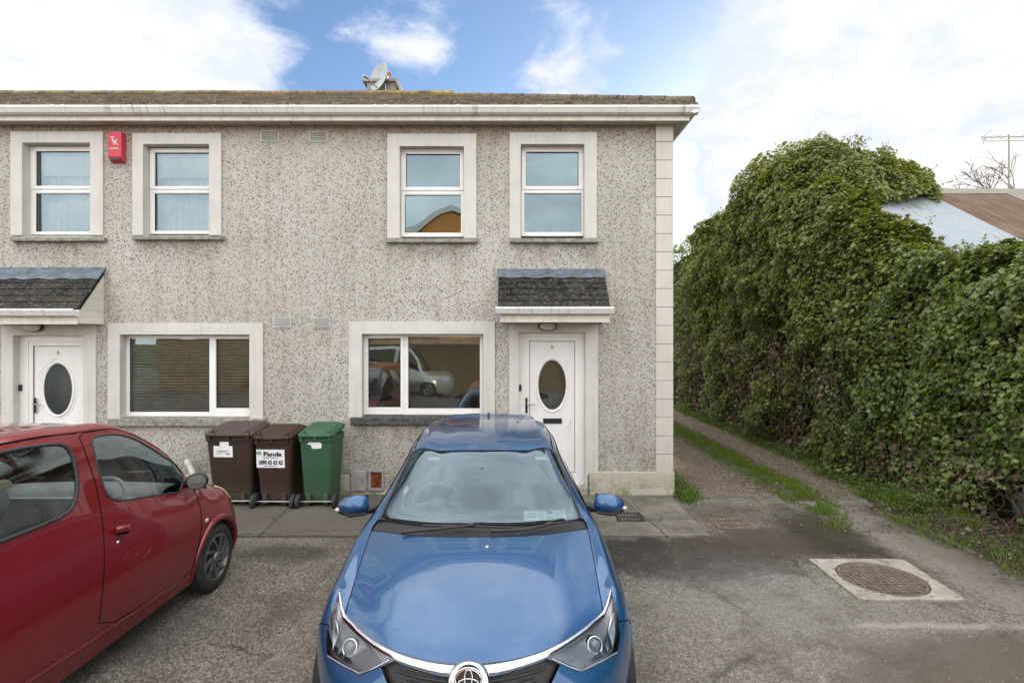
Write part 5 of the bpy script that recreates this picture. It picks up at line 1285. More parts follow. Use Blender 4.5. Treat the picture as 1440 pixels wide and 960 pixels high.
def manhole():
    cx, cy, r = 3.41, 4.99, .355
    o = root('manhole', (cx, cy, 0), 'round rusty manhole cover set in a pale square of concrete in the tarmac', 'manhole')
    pts = [(2.98, 5.43), (3.93, 5.44), (3.845, 4.57), (2.95, 4.565)]; n = 64; out = []
    for i in range(n):
        a = 2 * math.pi * i / n; d = Vector((math.cos(a), math.sin(a))); best = 9
        for k in range(4):
            p, q = Vector(pts[k]), Vector(pts[(k + 1) % 4]); e = q - p; den = d.x * e.y - d.y * e.x
            if abs(den) > 1e-9:
                w = p - Vector((cx, cy)); s = (w.x * e.y - w.y * e.x) / den; u = (w.x * d.y - w.y * d.x) / den
                if s > 0 and -.001 <= u <= 1.001: best = min(best, s)
        best *= 1 + .012 * fb(math.cos(a) * 4, math.sin(a) * 4, 1.5); out.append((cx + d.x * best, cy + d.y * best))
    mb = MB(); ri = [(cx + (r + .012) * math.cos(2 * math.pi * i / n), cy + (r + .012) * math.sin(2 * math.pi * i / n)) for i in range(n)]
    vs = [(x, y, .018) for x, y in ri] + [(x, y, .018) for x, y in out] + [(x, y, -.03) for x, y in out] + [(x, y, -.03) for x, y in ri]
    mb.add(vs, [(a * n + i, a * n + (i + 1) % n, ((a + 1) % 4) * n + (i + 1) % n, ((a + 1) % 4) * n + i) for a in range(4) for i in range(n)])
    part('concrete_surround', mb, m_pad(), o)
    c = MB(); c.lathe([(0, .010), (r - .03, .010), (r - .028, .016), (r, .016), (r, -.02)], (cx, cy, 0), (0, 0, 1), 64)
    k = .052; m = int(r / k) + 1
    for i in range(-m, m + 1):
        for j in range(-m, m + 1):
            x, y = i * k, j * k
            if math.hypot(x, y) < r - .05: c.obox((cx + x, cy + y, .0125), (.015, .015, 0), (-.015, .015, 0), (0, 0, .006))
    part('cover', c, m_cover(), o)
manhole()
def grate(x0, x1, y0, y1, name, label, mat, bars):
    o = root(name, ((x0 + x1) / 2, (y0 + y1) / 2, 0), label, 'drain grate'); z = .014 if y1 < 6.9 and x0 > 2.3 else .036
    f = MB(); w = .03
    f.box(x0, x1, y0, y0 + w, z - .02, z); f.box(x0, x1, y1 - w, y1, z - .02, z); f.box(x0, x0 + w, y0 + w, y1 - w, z - .02, z); f.box(x1 - w, x1, y0 + w, y1 - w, z - .02, z)
    part('frame', f, mat, o, .003, 1)
    b = MB()
    for k in range(bars): x = x0 + w + (x1 - x0 - 2 * w) * (k + .5) / bars; b.box(x - .011, x + .011, y0 + w, y1 - w, z - .02, z - .003)
    b.box(x0 + w, x1 - w, (y0 + y1) / 2 - .014, (y0 + y1) / 2 + .014, z - .02, z - .002); part('bars', b, mat, o)
    s = MB(); s.quad((x0 + w, y0 + w, z - .019), (x1 - w, y0 + w, z - .019), (x1 - w, y1 - w, z - .019), (x0 + w, y1 - w, z - .019)); part('sump', s, M['black'], o)
grate(2.43, 2.87, 6.34, 6.70, 'drain_grate', 'rusty iron drain grate with mud round it beside the corner of the footpath', simple('rusted_grate', (.17, .135, .105), .8, .3, .2, .35, 20), 9)
grate(1.28, 1.62, 6.52, 6.86, 'gully_grate', 'black gully grate sunk in the footpath beside the blue car mirror', simple('dark_grate', (.035, .032, .03), .7, .3, .2, .35, 20), 7)

# ------------------------------------------------------------------ wheelie bins and the loose pipe
def m_bin(name, col):
    t = NT(name); p = t('ShaderNodeTexCoord').outputs['Object']; x, y, z = t.xyz(p); n = t.noise(5, 6, .7, p); n2 = t.noise(45, 4, .6, p)
    c = t.mix(t.ramp(n, [(.35, 0.0), (.7, .5)]), col, tuple(v * .72 + .012 for v in col))
    d = t.math('MULTIPLY', t.smooth(z, .4, .05), t.ramp(n2, [(.4, .2), (.7, .8)])); c = t.mix(d, c, (.11, .09, .07))
    return t.out(t.bsdf(c, t.math('ADD', .42, t.math('MULTIPLY', n, .2)), t.bump(n2, .12, .003), .4))
BROWN, BROWN2, GREEN = m_bin('brown_bin_plastic', (.034, .018, .013)), m_bin('reddish_brown_bin_plastic', (.040, .017, .011)), m_bin('green_bin_plastic', (.034, .100, .052))
LIDB = m_bin('faded_brown_lid', (.065, .042, .038))
M['bin_tyre'] = simple('grey_rubber_wheel', (.035, .037, .042), .6, .3, 0, .2)
def bin_(x0, x1, yf, h, dp, mat, lidmat, label, yaw):
    w = x1 - x0; cx = (x0 + x1) / 2; o = root('wheelie_bin', (cx, yf + dp / 2, .0), label, 'wheelie bin', 'wheelie bins against the wall', yaw, True)
    b = MB(); n = 5; sect = [(.07, .80, .78, .03), (.16, .82, .80, .02), (.5, .90, .90, .008), (h - .10, .98, .985, 0), (h - .10, 1.03, 1.03, 0), (h - .035, 1.04, 1.04, 0), (h - .035, .97, .97, 0)]
    def ringp(z, sx, sy, oy):
        hx, hy = w / 2 * sx, dp / 2 * sy; r = .045; pts = []
        for (sx_, sy_), a0 in (((1, 1), 0), ((-1, 1), 90), ((-1, -1), 180), ((1, -1), 270)):
            for k in range(4): a = R(a0 + 30 * k); pts.append((sx_ * (hx - r) + r * math.cos(a), sy_ * (hy - r) + r * math.sin(a) + oy, z))
        return pts
    vs = []; [vs.extend(ringp(*s)) for s in sect]; m = 16
    b.add(vs, [(k * m + j, k * m + (j + 1) % m, (k + 1) * m + (j + 1) % m, (k + 1) * m + j) for k in range(len(sect) - 1) for j in range(m)], 0, False); b.add(ringp(*sect[0]), [tuple(range(15, -1, -1))])
    for sx in (-1, 1): b.box(sx * w * .25 - .03, sx * w * .25 + .03, -dp / 2 * .80 - .02, -dp / 2 * .7, .07, .20)     # axle lugs
    part('body', b, mat, o, .008, 2)
    l = MB(); ls = [(h - .034, 1.03, 1.10), (h - .005, 1.05, 1.13), (h + .012, 1.02, 1.09), (h + .045, .86, .86), (h + .055, .80, .78)]
    vs = []; [vs.extend([(x, y + .0, z + (.055 * (y / dp + .5)) * 1.0) for x, y, z in ringp(z, sx, sy, .0)]) for z, sx, sy in ls]
    l.add(vs, [(k * m + j, k * m + (j + 1) % m, (k + 1) * m + (j + 1) % m, (k + 1) * m + j) for k in range(len(ls) - 1) for j in range(m)], 0, False); l.add(vs[-m:], [tuple(range(m))])
    l.box(-w * .30, w * .30, -dp * .28, dp * .28, h + .085, h + .10) if False else None
    for sx in (-1, 1):
        l.box(sx * w * .36 - .022, sx * w * .36 + .022, -dp / 2 * 1.13, dp / 2 * .85, h + .012, h + .048)
        l.tube([(sx * w * .36 - .05, -dp / 2 * 1.12, h - .005), (sx * w * .36 + .05, -dp / 2 * 1.12, h - .005)], .026, 10)
    part('lid', l, lidmat, o, .007, 2)
    hb = MB(); hb.tube([(-w * .44, -dp / 2 * 1.16, h - .015), (w * .44, -dp / 2 * 1.16, h - .015)], .015, 10)
    for sx in (-1, 0, 1): hb.box(sx * w * .40 - .015, sx * w * .40 + .015, -dp / 2 * 1.16, -dp / 2 * .95, h - .07, h - .01)
    part('handle', hb, mat, o)
    ax = MB(); ax.tube([(-w * .53, -dp / 2 * .86, .10), (w * .53, -dp / 2 * .86, .10)], .011, 8); part('axle', ax, M['steel'], o)
    for sx in (-1, 1):
        wm = MB(); wm.lathe([(.0, .026), (.05, .026), (.055, .014), (.066, .014), (.075, .024), (.095, .022), (.10, .012), (.10, -.012), (.095, -.022), (.07, -.024), (.0, -.02)], (sx * w * .525, -dp / 2 * .86, .10), (sx, 0, 0), 28); part('wheel', wm, M['bin_tyre'], o)
    return o, w, dp, h
def face_y(dp, z, h): return -dp / 2 * (.80 + (.985 - .80) * min(max((z - .16) / (h - .26), 0), 1)) + .012
def sticker(o, pts, mat, name='sticker'):
    s = MB(); s.add(pts, [tuple(range(len(pts)))]); return part(name, s, mat, o, normals=False, solid=.0)
b1, w, dp, h = bin_(-4.02, -3.40, 7.08, .99, .52, BROWN, LIDB, 'large dark brown wheelie bin beside the red car, with a blank white notice', R(2))
fy = lambda z: -dp / 2 * np.interp(z, [.16, .5, .89], [.80, .90, .985]) + np.interp(z, [.16, .5, .89], [.02, .008, 0]) - .004
K = 7.08 / F
def onb(px, py, cx): z = CAM_H + (480 - py) * K; return ((px - 720) * K - cx, fy(z), z)
c = -3.71
s1 = sticker(b1, [onb(px, py, c) for px, py in ((299, 642.5), (325.5, 643), (325.5, 627), (320.5, 627), (320.5, 620), (308, 620), (308, 627), (299.5, 626.5))], M['white_paint'])
pr = MB()
for (a, d, e, f_) in ((303, 320, 633.4, 634.2), (306, 318, 635.2, 635.9), (316, 321.5, 637.2, 639), (303, 312, 637.4, 637.9)): pr.add([tuple(Vector(onb(*q, c)) + Vector((0, -.003, 0))) for q in ((a, f_), (d, f_), (d, e), (a, e))], [(0, 1, 2, 3)])
part('print', pr, simple('faded_grey_print', (.18, .19, .22), .6), s1, normals=False)
b2, w, dp, h = bin_(-3.37, -2.87, 7.06, .955, .50, BROWN2, BROWN2, 'reddish brown wheelie bin with a white sticker reading Panda 1890 62 62 62', R(-1)); tag(b2, 'reddish brown wheelie bin with a large white sticker bearing a phone number', 'wheelie bin', 'wheelie bins against the wall')
K = 7.06 / F; c = -3.12
s2 = sticker(b2, [onb(*q, c) for q in ((360, 658), (400, 658), (400, 632), (360, 632))], M['white_paint'])
def txt(par, s, size, px, py, cx, mat, name, sq=1.0):
    p = Vector(onb(px, py, cx)) + Vector((0, -.004, 0)); q = Vector(onb(px, py - 4, cx)); up = (q - Vector(onb(px, py, cx))).normalized()
    part(name, text_mb(s, size, p, (1, 0, 0), up, .0006, squeeze=sq, bold=.0022), mat, par, normals=False)
txt(s2, 'Panda', .083, 383, 638.6, c, simple('navy_print', (.012, .016, .04), .5), 'lettering', 1.22)
txt(s2, '1890 62 62 62', .076, 380, 650.6, c, M['black'], 'phone_number', .74)
ln = MB()
for (a, d, e) in ((369, 391, 643.3), (371, 389, 655.4)): ln.add([tuple(Vector(onb(*q, c)) + Vector((0, -.003, 0))) for q in ((a, e + .7), (d, e + .7), (d, e), (a, e))], [(0, 1, 2, 3)])
part('small_print', ln, M['black'], s2, normals=False)
lg = MB(); p0 = Vector(onb(363.6, 637.5, c)) + Vector((0, -.004, 0)); lg.tube([p0 + Vector((.026 * math.cos(a), 0, .026 * math.sin(a))) for a in [R(200 - 230 * i / 14) for i in range(15)]], .006, 6); lg.ball(p0 + Vector((0, 0, -.005)), (.011, .002, .011), 10, 6)
part('logo', lg, simple('green_print_logo', (.04, .30, .17), .5), s2)
b3, w, dp, h = bin_(-2.79, -2.34, 7.06, .985, .50, GREEN, GREEN, 'green wheelie bin with a torn white label, beside the blue car', R(1))
c = -2.565
sticker(b3, [onb(*q, c) for q in ((431, 624), (436, 620.5), (448, 621), (452, 624), (451, 630), (444, 631), (438, 630.5), (437, 626))], M['white_paint'], 'torn_label')
lt = MB(); lt.box(-.09, .04, -.02, .06, h + .076, h + .08); part('lid_label', lt, M['paper_white'] if 'paper_white' in M else M['white_paint'], b3)
M['upvc_grey'] = m_upvc('greyed_pipe_plastic', (.50, .50, .49), .5)
def loose_pipe():
    o = root('plastic_pipe', (-4.2, 7.45, 0), 'short white plastic pipe leaning on the wall behind the red car', 'pipe')
    a = Vector((*W(263, 647, 7.6), 0)); a = Vector((a.x, 7.6, a.y)); b = Vector((a.x + .42, 7.35, .02)); m = MB(); m.tube([a, b], .038, 16, cap=False); m.tube([b, a], .032, 16, cap=False); part('pipe', m, M['upvc_grey'], o)
    m = MB(); m.tube([a, a + (b - a).normalized() * .09], .044, 16, cap=False); part('socket', m, M['upvc_grey'], o)
loose_pipe()
# ------------------------------------------------------------------ foliage
def m_leaf(name, cols, gloss=.45, trans=.34):
    t = NT(name); ri = t('ShaderNodeNewGeometry').outputs['Random Per Island']; p = t.pos()
    n = t.noise(.8, 4, .6, p)
    k = t.math('ADD', t.math('MULTIPLY', ri, .75), t.math('MULTIPLY', t.math('SUBTRACT', n, .35), .6), clamp=True)
    c = t.ramp(k, cols)
    b = t.bsdf(c, gloss, None, .5)
    tr = t('ShaderNodeBsdfTranslucent', {'Color': t.mix(1.0, c, (1.6, 1.5, .5), 'MULTIPLY')}).outputs[0]
    return t.out(t('ShaderNodeMixShader', {0: trans, 1: b, 2: tr}).outputs[0])
LEAF = m_leaf('ivy_leaf', [(0, (.055, .072, .017)), (.35, (.122, .155, .034)), (.7, (.200, .232, .050)), (.92, (.26, .28, .055)), (1, (.36, .29, .05))])
LEAF2 = m_leaf('wall_ivy_leaf', [(0, (.050, .074, .020)), (.4, (.110, .155, .038)), (.75, (.178, .232, .058)), (.95, (.22, .275, .07)), (1, (.32, .29, .07))], .34)
DRY = m_leaf('dry_leaf', [(0, (.075, .050, .032)), (.5, (.16, .115, .075)), (1, (.30, .24, .17))], .8, .1)
GRASS = m_leaf('grass_blade', [(0, (.06, .11, .014)), (.5, (.12, .20, .026)), (.9, (.19, .25, .04)), (1, (.32, .29, .11))], .6, .3)
WEED = m_leaf('weed_leaf', [(0, (.04, .08, .018)), (.6, (.085, .14, .03)), (1, (.18, .20, .06))], .55, .3)
TWIG = simple('ivy_stem_bark', (.10, .075, .052), .9, .2, 0, .4, 14, .4, 60)
CORE = simple('ivy_shade_core', (.035, .036, .020), .95, .1, 0, .5, 9, .8, 40)  # dark solid core; its colour stands for shade between the leaves
def unit(a): return a / np.maximum(np.linalg.norm(a, axis=1, keepdims=True), 1e-9)
IVY_T = (np.array([(0, -.1, 0), (-.42, .10, .06), (-.50, .42, .12), (-.20, .62, .05), (0, 1.0, -.04), (.20, .62, .05), (.50, .42, .12), (.42, .10, .06)]), [(0, 4, 3, 2, 1), (0, 7, 6, 5, 4)])
OVAL_T = (np.array([(0, 0, 0), (-.28, .35, .07), (-.2, .75, .04), (0, 1.0, -.06), (.2, .75, .04), (.28, .35, .07)]), [(0, 3, 2, 1), (0, 5, 4, 3)])
BLADE_T = (np.array([(-.5, 0, 0), (.5, 0, 0), (.38, .55, .0), (-.38, .55, .0), (0, 1.0, .0)]), [(0, 1, 2, 3), (3, 2, 4)])
def leaves(name, C, N, size, tmpl, mat, parent=None, droop=.5, seed=1, width=None, updir=None, origin=None):
    rg = np.random.default_rng(seed); n = len(C); N = unit(N)
    d = rg.normal(size=(n, 3)) * .55; d[:, 2] -= droop
    if updir is not None: d = updir
    T = unit(d - (d * N).sum(1, keepdims=True) * N) if updir is None else unit(d)
    S = np.cross(T, N) if updir is None else unit(np.cross(T, N)); B = N
    tv, tf = tmpl; sz = size[:, None]; wd = sz if width is None else width[:, None]
    V = np.concatenate([(C + S * wd * v[0] + T * sz * v[1] + B * sz * v[2])[:, None, :] for v in tv], axis=1).reshape(-1, 3)
    k = len(tv); loops = []; tot = []
    base = (np.arange(n) * k)[:, None]
    o = ORG.get(parent.name, Vector()) if parent is not None else Vector(origin or (0, 0, 0))
    V = V - np.array(o)
    me = bpy.data.meshes.new(name)
    idx = np.concatenate([base + np.array(f)[None, :] for f in tf], axis=1).ravel()
    lens = np.tile([len(f) for f in tf], n); starts = np.concatenate([[0], np.cumsum(lens)[:-1]])
    me.vertices.add(len(V)); me.vertices.foreach_set('co', V.ravel().astype(np.float32))
    me.loops.add(len(idx)); me.loops.foreach_set('vertex_index', idx.astype(np.int32))
    me.polygons.add(len(lens)); me.polygons.foreach_set('loop_start', starts.astype(np.int32)); me.polygons.foreach_set('loop_total', lens.astype(np.int32))
    me.update(calc_edges=True); me.validate()
    ob = mesh_obj(name, me, mat, parent)
    if parent is None: ob.location = o
    return ob
def nz(P, s, oct_=3, off=0.0): return np.array([noise.fractal(Vector((p[0] * s + off, p[1] * s, p[2] * s)), 1.0, 2.0, oct_) for p in P])
# the ivy bank: a long hedge face beside the lane, a low ivied wall in front, and a tall hump where the ivy climbs over a tree stump
HY = [-6, 1, 5.0, 6.3, 6.7, 7.35, 8.0, 8.8, 9.6, 10.5, 12, 13, 14, 16, 18, 20, 26, 60]
HZ = [3.1, 3.15, 3.2, 3.28, 3.32, 3.42, 3.62, 4.12, 4.70, 5.35, 5.95, 6.12, 5.85, 5.80, 5.70, 5.60, 5.5, 5.3]
def hed_h(y): return np.interp(y, HY, HZ)
def hed_x(y): return np.interp(y, [-6, 4, 6, 8, 10, 14, 60], [5.62, 5.60, 5.55, 5.50, 5.50, 5.55, 5.6])
def profile(y, s, depth=2.2):                # s: 0 foot of the face, 1 crest, to 1.6 over the back
    h, xf = hed_h(y), hed_x(y); r = .55
    f = np.clip(s, 0, 1); z = f * (h - r); x = xf + .10 * f + .12 * np.sin(f * 3.1) * -1
    a = np.clip((s - 1) / .35, 0, 1) * (math.pi / 2)
    xx = np.where(s > 1, xf + .10 + r * (1 - np.cos(a)), x); zz = np.where(s > 1, h - r + r * np.sin(a), z)
    b = np.clip((s - 1.35) / .45, 0, 1); xx = xx + b * np.interp(y, [9.8, 11.6], [.35, depth]); zz = zz - b * .5 * (h > 4)
    nx = np.where(s > 1, -np.cos(a), -1.0); nzv = np.where(s > 1, np.sin(a), .12)
    return np.stack([xx, y, zz], 1), unit(np.stack([nx, np.zeros_like(nx), nzv], 1))
def hedge_points(y0, y1, n, rg, smax=1.8):
    y = y0 + (y1 - y0) * rg.random(n); L = hed_h(y); s = rg.random(n) * smax
    return profile(y, s)
ELL = [((7.05, 12.0, 4.42), (1.65, 1.9, 2.12)), ((8.15, 11.5, 4.25), (.95, 1.15, 1.50)), ((6.4, 13.3, 4.7), (1.0, 1.6, 1.75)), ((6.0, 10.6, 3.9), (.6, 1.1, 1.45))]
def ell_points(e, n, rg):
    c, r = np.array(e[0]), np.array(e[1]); d = unit(rg.normal(size=(n, 3))); P = c + d * r; N = unit(d / r); return P, N
def inside_ell(P, m=.12):
    q = np.zeros(len(P), bool)
    for c, r in ELL: q |= (((P - np.array(c)) / (np.array(r) - m)) ** 2).sum(1) < 1
    return q
def inside_hedge(P, m=.2): return (P[:, 0] > hed_x(P[:, 1]) + m) & (P[:, 0] < hed_x(P[:, 1]) + 2.6) & (P[:, 2] < hed_h(P[:, 1]) - m)
def clump(P, N, amp, s, depth, rg):
    c = nz(P, s, 3) ; c2 = nz(P, s * 3.1, 2, 9.0)
    d = amp * c + amp * .45 * c2
    dd = rg.random(len(P)) ** 2.2 * depth
    spr = (rg.random(len(P)) > .985) * rg.random(len(P)) * .10
    return P + N * (d - dd + spr)[:, None], c, dd
def foliage(name, P, N, size, mat, parent, rg, amp=.2, s=.9, depth=.22, drop=None, seed=1, tmpl=IVY_T):
    Q, c, dd = clump(P, N, amp, s, depth, rg)
    NN = N + rg.normal(size=N.shape) * .45; NN[:, 2] += .45
    keep = np.ones(len(Q), bool) & (Q[:, 2] > .02)
    if drop is not None: keep &= drop(Q, rg)
    n = keep.sum(); sz = size * (.42 + 1.05 * rg.random(n) ** 1.4)
    return leaves(name, Q[keep], NN[keep], sz, tmpl, mat, parent, .6, seed)
def stems(mb, rg, y0, y1, n, r0=.006, zmax=1.6):
    for _ in range(n):
        y = y0 + (y1 - y0) * rg.random(); z = 0.0; x = float(hed_x(np.array([y]))[0]) - .02 + .1 * rg.random(); pts = []
        m = int(6 + rg.random() * 8); top = zmax * (.4 + .6 * rg.random())
        for k in range(m): pts.append((x + .07 * rg.normal() * .6, y + .14 * (rg.random() - .5) * k * .6, top * k / (m - 1))); 
        r = r0 * (.6 + rg.random() * 1.8); mb.tube(pts, [r * (1 - .6 * k / m) for k in range(m)], 5)
def core_mesh(y0, y1, ny, inset=.32):  # added hull inside the leaves that keeps light from passing
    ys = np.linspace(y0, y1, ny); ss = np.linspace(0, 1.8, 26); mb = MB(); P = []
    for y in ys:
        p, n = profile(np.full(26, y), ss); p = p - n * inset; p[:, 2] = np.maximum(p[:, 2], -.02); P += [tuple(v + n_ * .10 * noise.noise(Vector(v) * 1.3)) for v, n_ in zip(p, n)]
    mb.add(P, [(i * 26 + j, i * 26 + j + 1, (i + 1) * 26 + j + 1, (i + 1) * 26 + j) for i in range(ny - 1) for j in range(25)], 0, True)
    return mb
rg = np.random.default_rng(5)
SPLIT = 9.0
def fade(Q, r, sg):                          # the two ivies run into each other over a couple of metres
    f = np.clip((Q[:, 1] + .5 * nz(Q, 1.2, 2, 4.0) - (SPLIT - 1.2)) / 2.4, 0, 1); q = r.random(len(Q)); return (q > f) if sg > 0 else (q < f)
def clear(Q): return np.linalg.norm((Q - np.array((5.72, 6.02, .34))) / np.array((.45, .30, .28)), axis=1) > 1
wallivy = root('ivy_hedge', (5.6, 6.0, 0), 'low hedge of glossy large leaved ivy in front of the tin roofed shed', 'ivy hedge')
P, N = hedge_points(.5, SPLIT + 1.3, 122000, rg)
foliage('foliage', P, N, .057, LEAF2, wallivy, rg, .26, 1.25, .28, lambda Q, r: (~inside_ell(Q, .1)) & fade(Q, r, 1) & clear(Q) & ((Q[:, 2] > .55) | (r.random(len(Q)) < .25 + Q[:, 2])), 3)
P, N = hedge_points(4.5, SPLIT, 1500, rg, .3)
foliage('dead_leaves', P, N, .055, DRY, wallivy, rg, .1, 1.3, .12, lambda Q, r: (Q[:, 2] < .75) & clear(Q), 4)
sm = MB(); stems(sm, rg, 4.5, SPLIT, 90, .006, 1.2); part('stem', sm, TWIG, wallivy, normals=False)
part('shade_core', core_mesh(.5, SPLIT, 40, .30), CORE, wallivy, normals=False)
tree = root('ivy_covered_tree', (7.0, 12.0, 0), 'tall rounded mass of dark ivy smothering a tree along the lane', 'tree')
def low_sparse(Q, r):                        # thin, twiggy growth low down on the lane side
    return (Q[:, 2] > 2.4) | (r.random(len(Q)) < .56 + .18 * np.clip(Q[:, 2], 0, 2.4))
P, N = hedge_points(SPLIT - 1.2, 17, 150000, rg); Q, M_ = hedge_points(17, 34, 36000, rg); P, N = np.concatenate([P, Q]), np.concatenate([N, M_])
foliage('crown', P, N, .063, LEAF, tree, rg, .50, .85, .36, lambda Q, r: (~inside_ell(Q, .18)) & low_sparse(Q, r) & fade(Q, r, -1), 5)
for k, e in enumerate(ELL):
    n = int(8200 * (e[1][0] * e[1][1] + e[1][0] * e[1][2] + e[1][1] * e[1][2])); P, N = ell_points(e, n, rg)
    ok = (P[:, 2] > 2.6) & ~inside_hedge(P, .25) & ~inside_ell(P, .22); foliage('crown', P[ok], N[ok], .063, LEAF, tree, rg, .40, .9, .32, None, 7 + k)
P, N = hedge_points(SPLIT, 24, 5500, rg, .5); foliage('dead_leaves', P, N, .06, DRY, tree, rg, .15, 1.0, .15, lambda Q, r: Q[:, 2] < 2.2, 12)
sm = MB(); stems(sm, rg, SPLIT, 24, 260, .008, 2.6); part('stem', sm, TWIG, tree, normals=False)
part('shade_core', core_mesh(SPLIT, 34, 60, .42), CORE, tree, normals=False)
im = MB()
for c, r in ELL:
    b = MB().ball(c, tuple(v - .34 for v in r), 28, 18); b.v = [tuple(Vector(v) + (Vector(v) - Vector(c)).normalized() * .14 * noise.noise(Vector(v) * 1.1)) for v in b.v]; im.merge(b)
part('shade_core', im, CORE, tree, normals=False)
def shoots(parent, mat, P, N, n, seed):
    r2 = np.random.default_rng(seed); m = MB(); C, D = [], []
    for i in r2.choice(len(P), n):
        d = Vector(N[i]) * .8 + Vector((r2.normal() * .5, r2.normal() * .5, .35 + .4 * r2.random())); d.normalize(); L = .12 + .26 * r2.random() ** 2; a = Vector(P[i]) - d * .1; pts = []
        for k in range(5): f = k / 4; pts.append(a + d * (L + .1) * f + Vector((0, 0, -.10 * f * f * L / .3)))
        m.tube(pts, [.005, .004, .0035, .003, .002], 4)
        for k in range(2, 12): f = k / 11; q = a + d * (L + .1) * f + Vector((0, 0, -.10 * f * f * L / .3)) + Vector(r2.normal(size=3) * .018); C.append(q); D.append(Vector(N[i]) * .5 + Vector(r2.normal(size=3) * .6) + Vector((0, 0, .5)))
    C, D = np.array([tuple(c) for c in C]), np.array([tuple(c) for c in D])
    leaves('crown' if parent is tree else 'foliage', C, D, .035 + .03 * r2.random(len(C)), IVY_T, mat, parent, .4, seed); part('shoot', m, TWIG, parent, normals=False)['kind'] = 'stuff'
P, N = hedge_points(SPLIT, 24, 4000, rg); k = (P[:, 2] > 2.0) & ~inside_ell(P, 0); shoots(tree, LEAF, P[k], N[k], 420, 51)
P, N = ell_points(ELL[0], 3000, rg); k = ~inside_hedge(P, 0) & (P[:, 2] > 4); shoots(tree, LEAF, P[k], N[k], 130, 52)
P, N = ell_points(ELL[1], 2000, rg); k = ~inside_hedge(P, 0) & (P[:, 2] > 4.2); shoots(tree, LEAF, P[k], N[k], 50, 53)
P, N = hedge_points(4, SPLIT, 4000, rg); shoots(wallivy, LEAF2, P, N, 260, 54)
tm = MB(); tm.tube([(7.2, 12, 0), (7.15, 12.05, 1.5), (7.25, 12, 3.2), (7.3, 12, 5.2)], [.28, .24, .2, .08], 12)
for k in range(7): a = k * 2.4; tm.tube([(7.25, 12, 3 + .25 * k), (7.25 + .5 * math.cos(a), 12 + .5 * math.sin(a), 3.7 + .25 * k), (7.25 + 1.1 * math.cos(a), 12 + 1.1 * math.sin(a), 4.1 + .25 * k)], [.09, .06, .03], 8)
part('trunk', tm, TWIG, tree, normals=False)

# ---- grass strip, verge weeds, litter and stones
def scatter_grass(name, pts, hts, seed, wdt=.006):
    rg = np.random.default_rng(seed); n = len(pts); a = rg.random(n) * 6.283; N = np.stack([np.cos(a), np.sin(a), .1 * np.ones(n)], 1)
    up = np.stack([.45 * rg.normal(size=n), .45 * rg.normal(size=n), np.ones(n)], 1)
    return kind(leaves(name, pts, N, hts, BLADE_T, GRASS, None, 0, seed, np.full(n, wdt) * (.7 + .7 * rg.random(n)), up), 'stuff')
rg = np.random.default_rng(21)
def tufts(n, xf, yf, zf, spread, per, dens=None):
    cx, cy = xf(rg.random(n), yf), yf
    return
y = 6.15 + (30 - 6.15) * rg.random(52000) ** 1.9; x = 4.08 - .22 * np.clip(7.2 - y, 0, 1.2) + .16 * rg.normal(size=len(y)) + .04 * np.sin(y * 1.7)
cl = np.array([noise.fractal(Vector((a * 2.6, b * 2.6, 1.0)), 1, 2, 3) for a, b in zip(x, y)])
ok = (cl > -.12 - .25 * (np.abs(x - 4.08) < .12)) & (np.abs(x - 4.08 + .22 * np.clip(7.2 - y, 0, 1.2)) < .36 - .1 * np.clip(7.2 - y, 0, 1)) & (rg.random(len(y)) < np.clip((y - 6.15) / 1.5, 0, 1) ** 1.5); x, y, cl = x[ok], y[ok], cl[ok]
z = np.array([lane_z(a, b) if b > 7.46 else .0 for a, b in zip(x, y)]) - .005
g = scatter_grass('grass', np.stack([x, y, z], 1), (.035 + .045 * rg.random(len(x))) * (1 + .5 * np.clip(cl, 0, 1)), 31); g['label'] = 'strip of short green grass down the middle of the lane'; g['category'] = 'grass'
# rough grass and weeds at the hedge foot and beside the house corner
px, py, ph = [], [], []
for _ in range(430):
    r_ = rg.random()
    if r_ < .60: cy_ = 7.0 + 14 * rg.random() ** 1.5; cx_ = 5.42 - .28 * rg.random() * (1.2 if cy_ < 9 else .8)
    elif r_ < .78: cy_ = 7.4 + 1.6 * rg.random(); cx_ = 2.36 + .16 * rg.random()
    elif r_ < .9: cy_ = 6.9 + .9 * rg.random(); cx_ = 4.95 + .5 * rg.random()
    else: cy_ = 4.4 + 2.8 * rg.random(); cx_ = 4.70 + .75 * rg.random()
    n = int(20 + 55 * rg.random()); px += list(cx_ + .07 * rg.normal(size=n)); py += list(cy_ + .09 * rg.normal(size=n)); ph += list((.05 + .09 * rg.random()) * (.5 + .8 * rg.random(n)))
px, py, ph = map(np.array, (px, py, ph)); ok = px > 2.30
px, py, ph = px[ok], py[ok], ph[ok]
pz = np.array([(lane_z(a, b) if b > 7.46 else max(verge_z(a, b), 0)) for a, b in zip(px, py)]) - .006
g = scatter_grass('verge_grass', np.stack([px, py, pz], 1), ph, 33, .007); g['label'] = 'tufts of rough grass along the foot of the ivy'; g['category'] = 'grass'
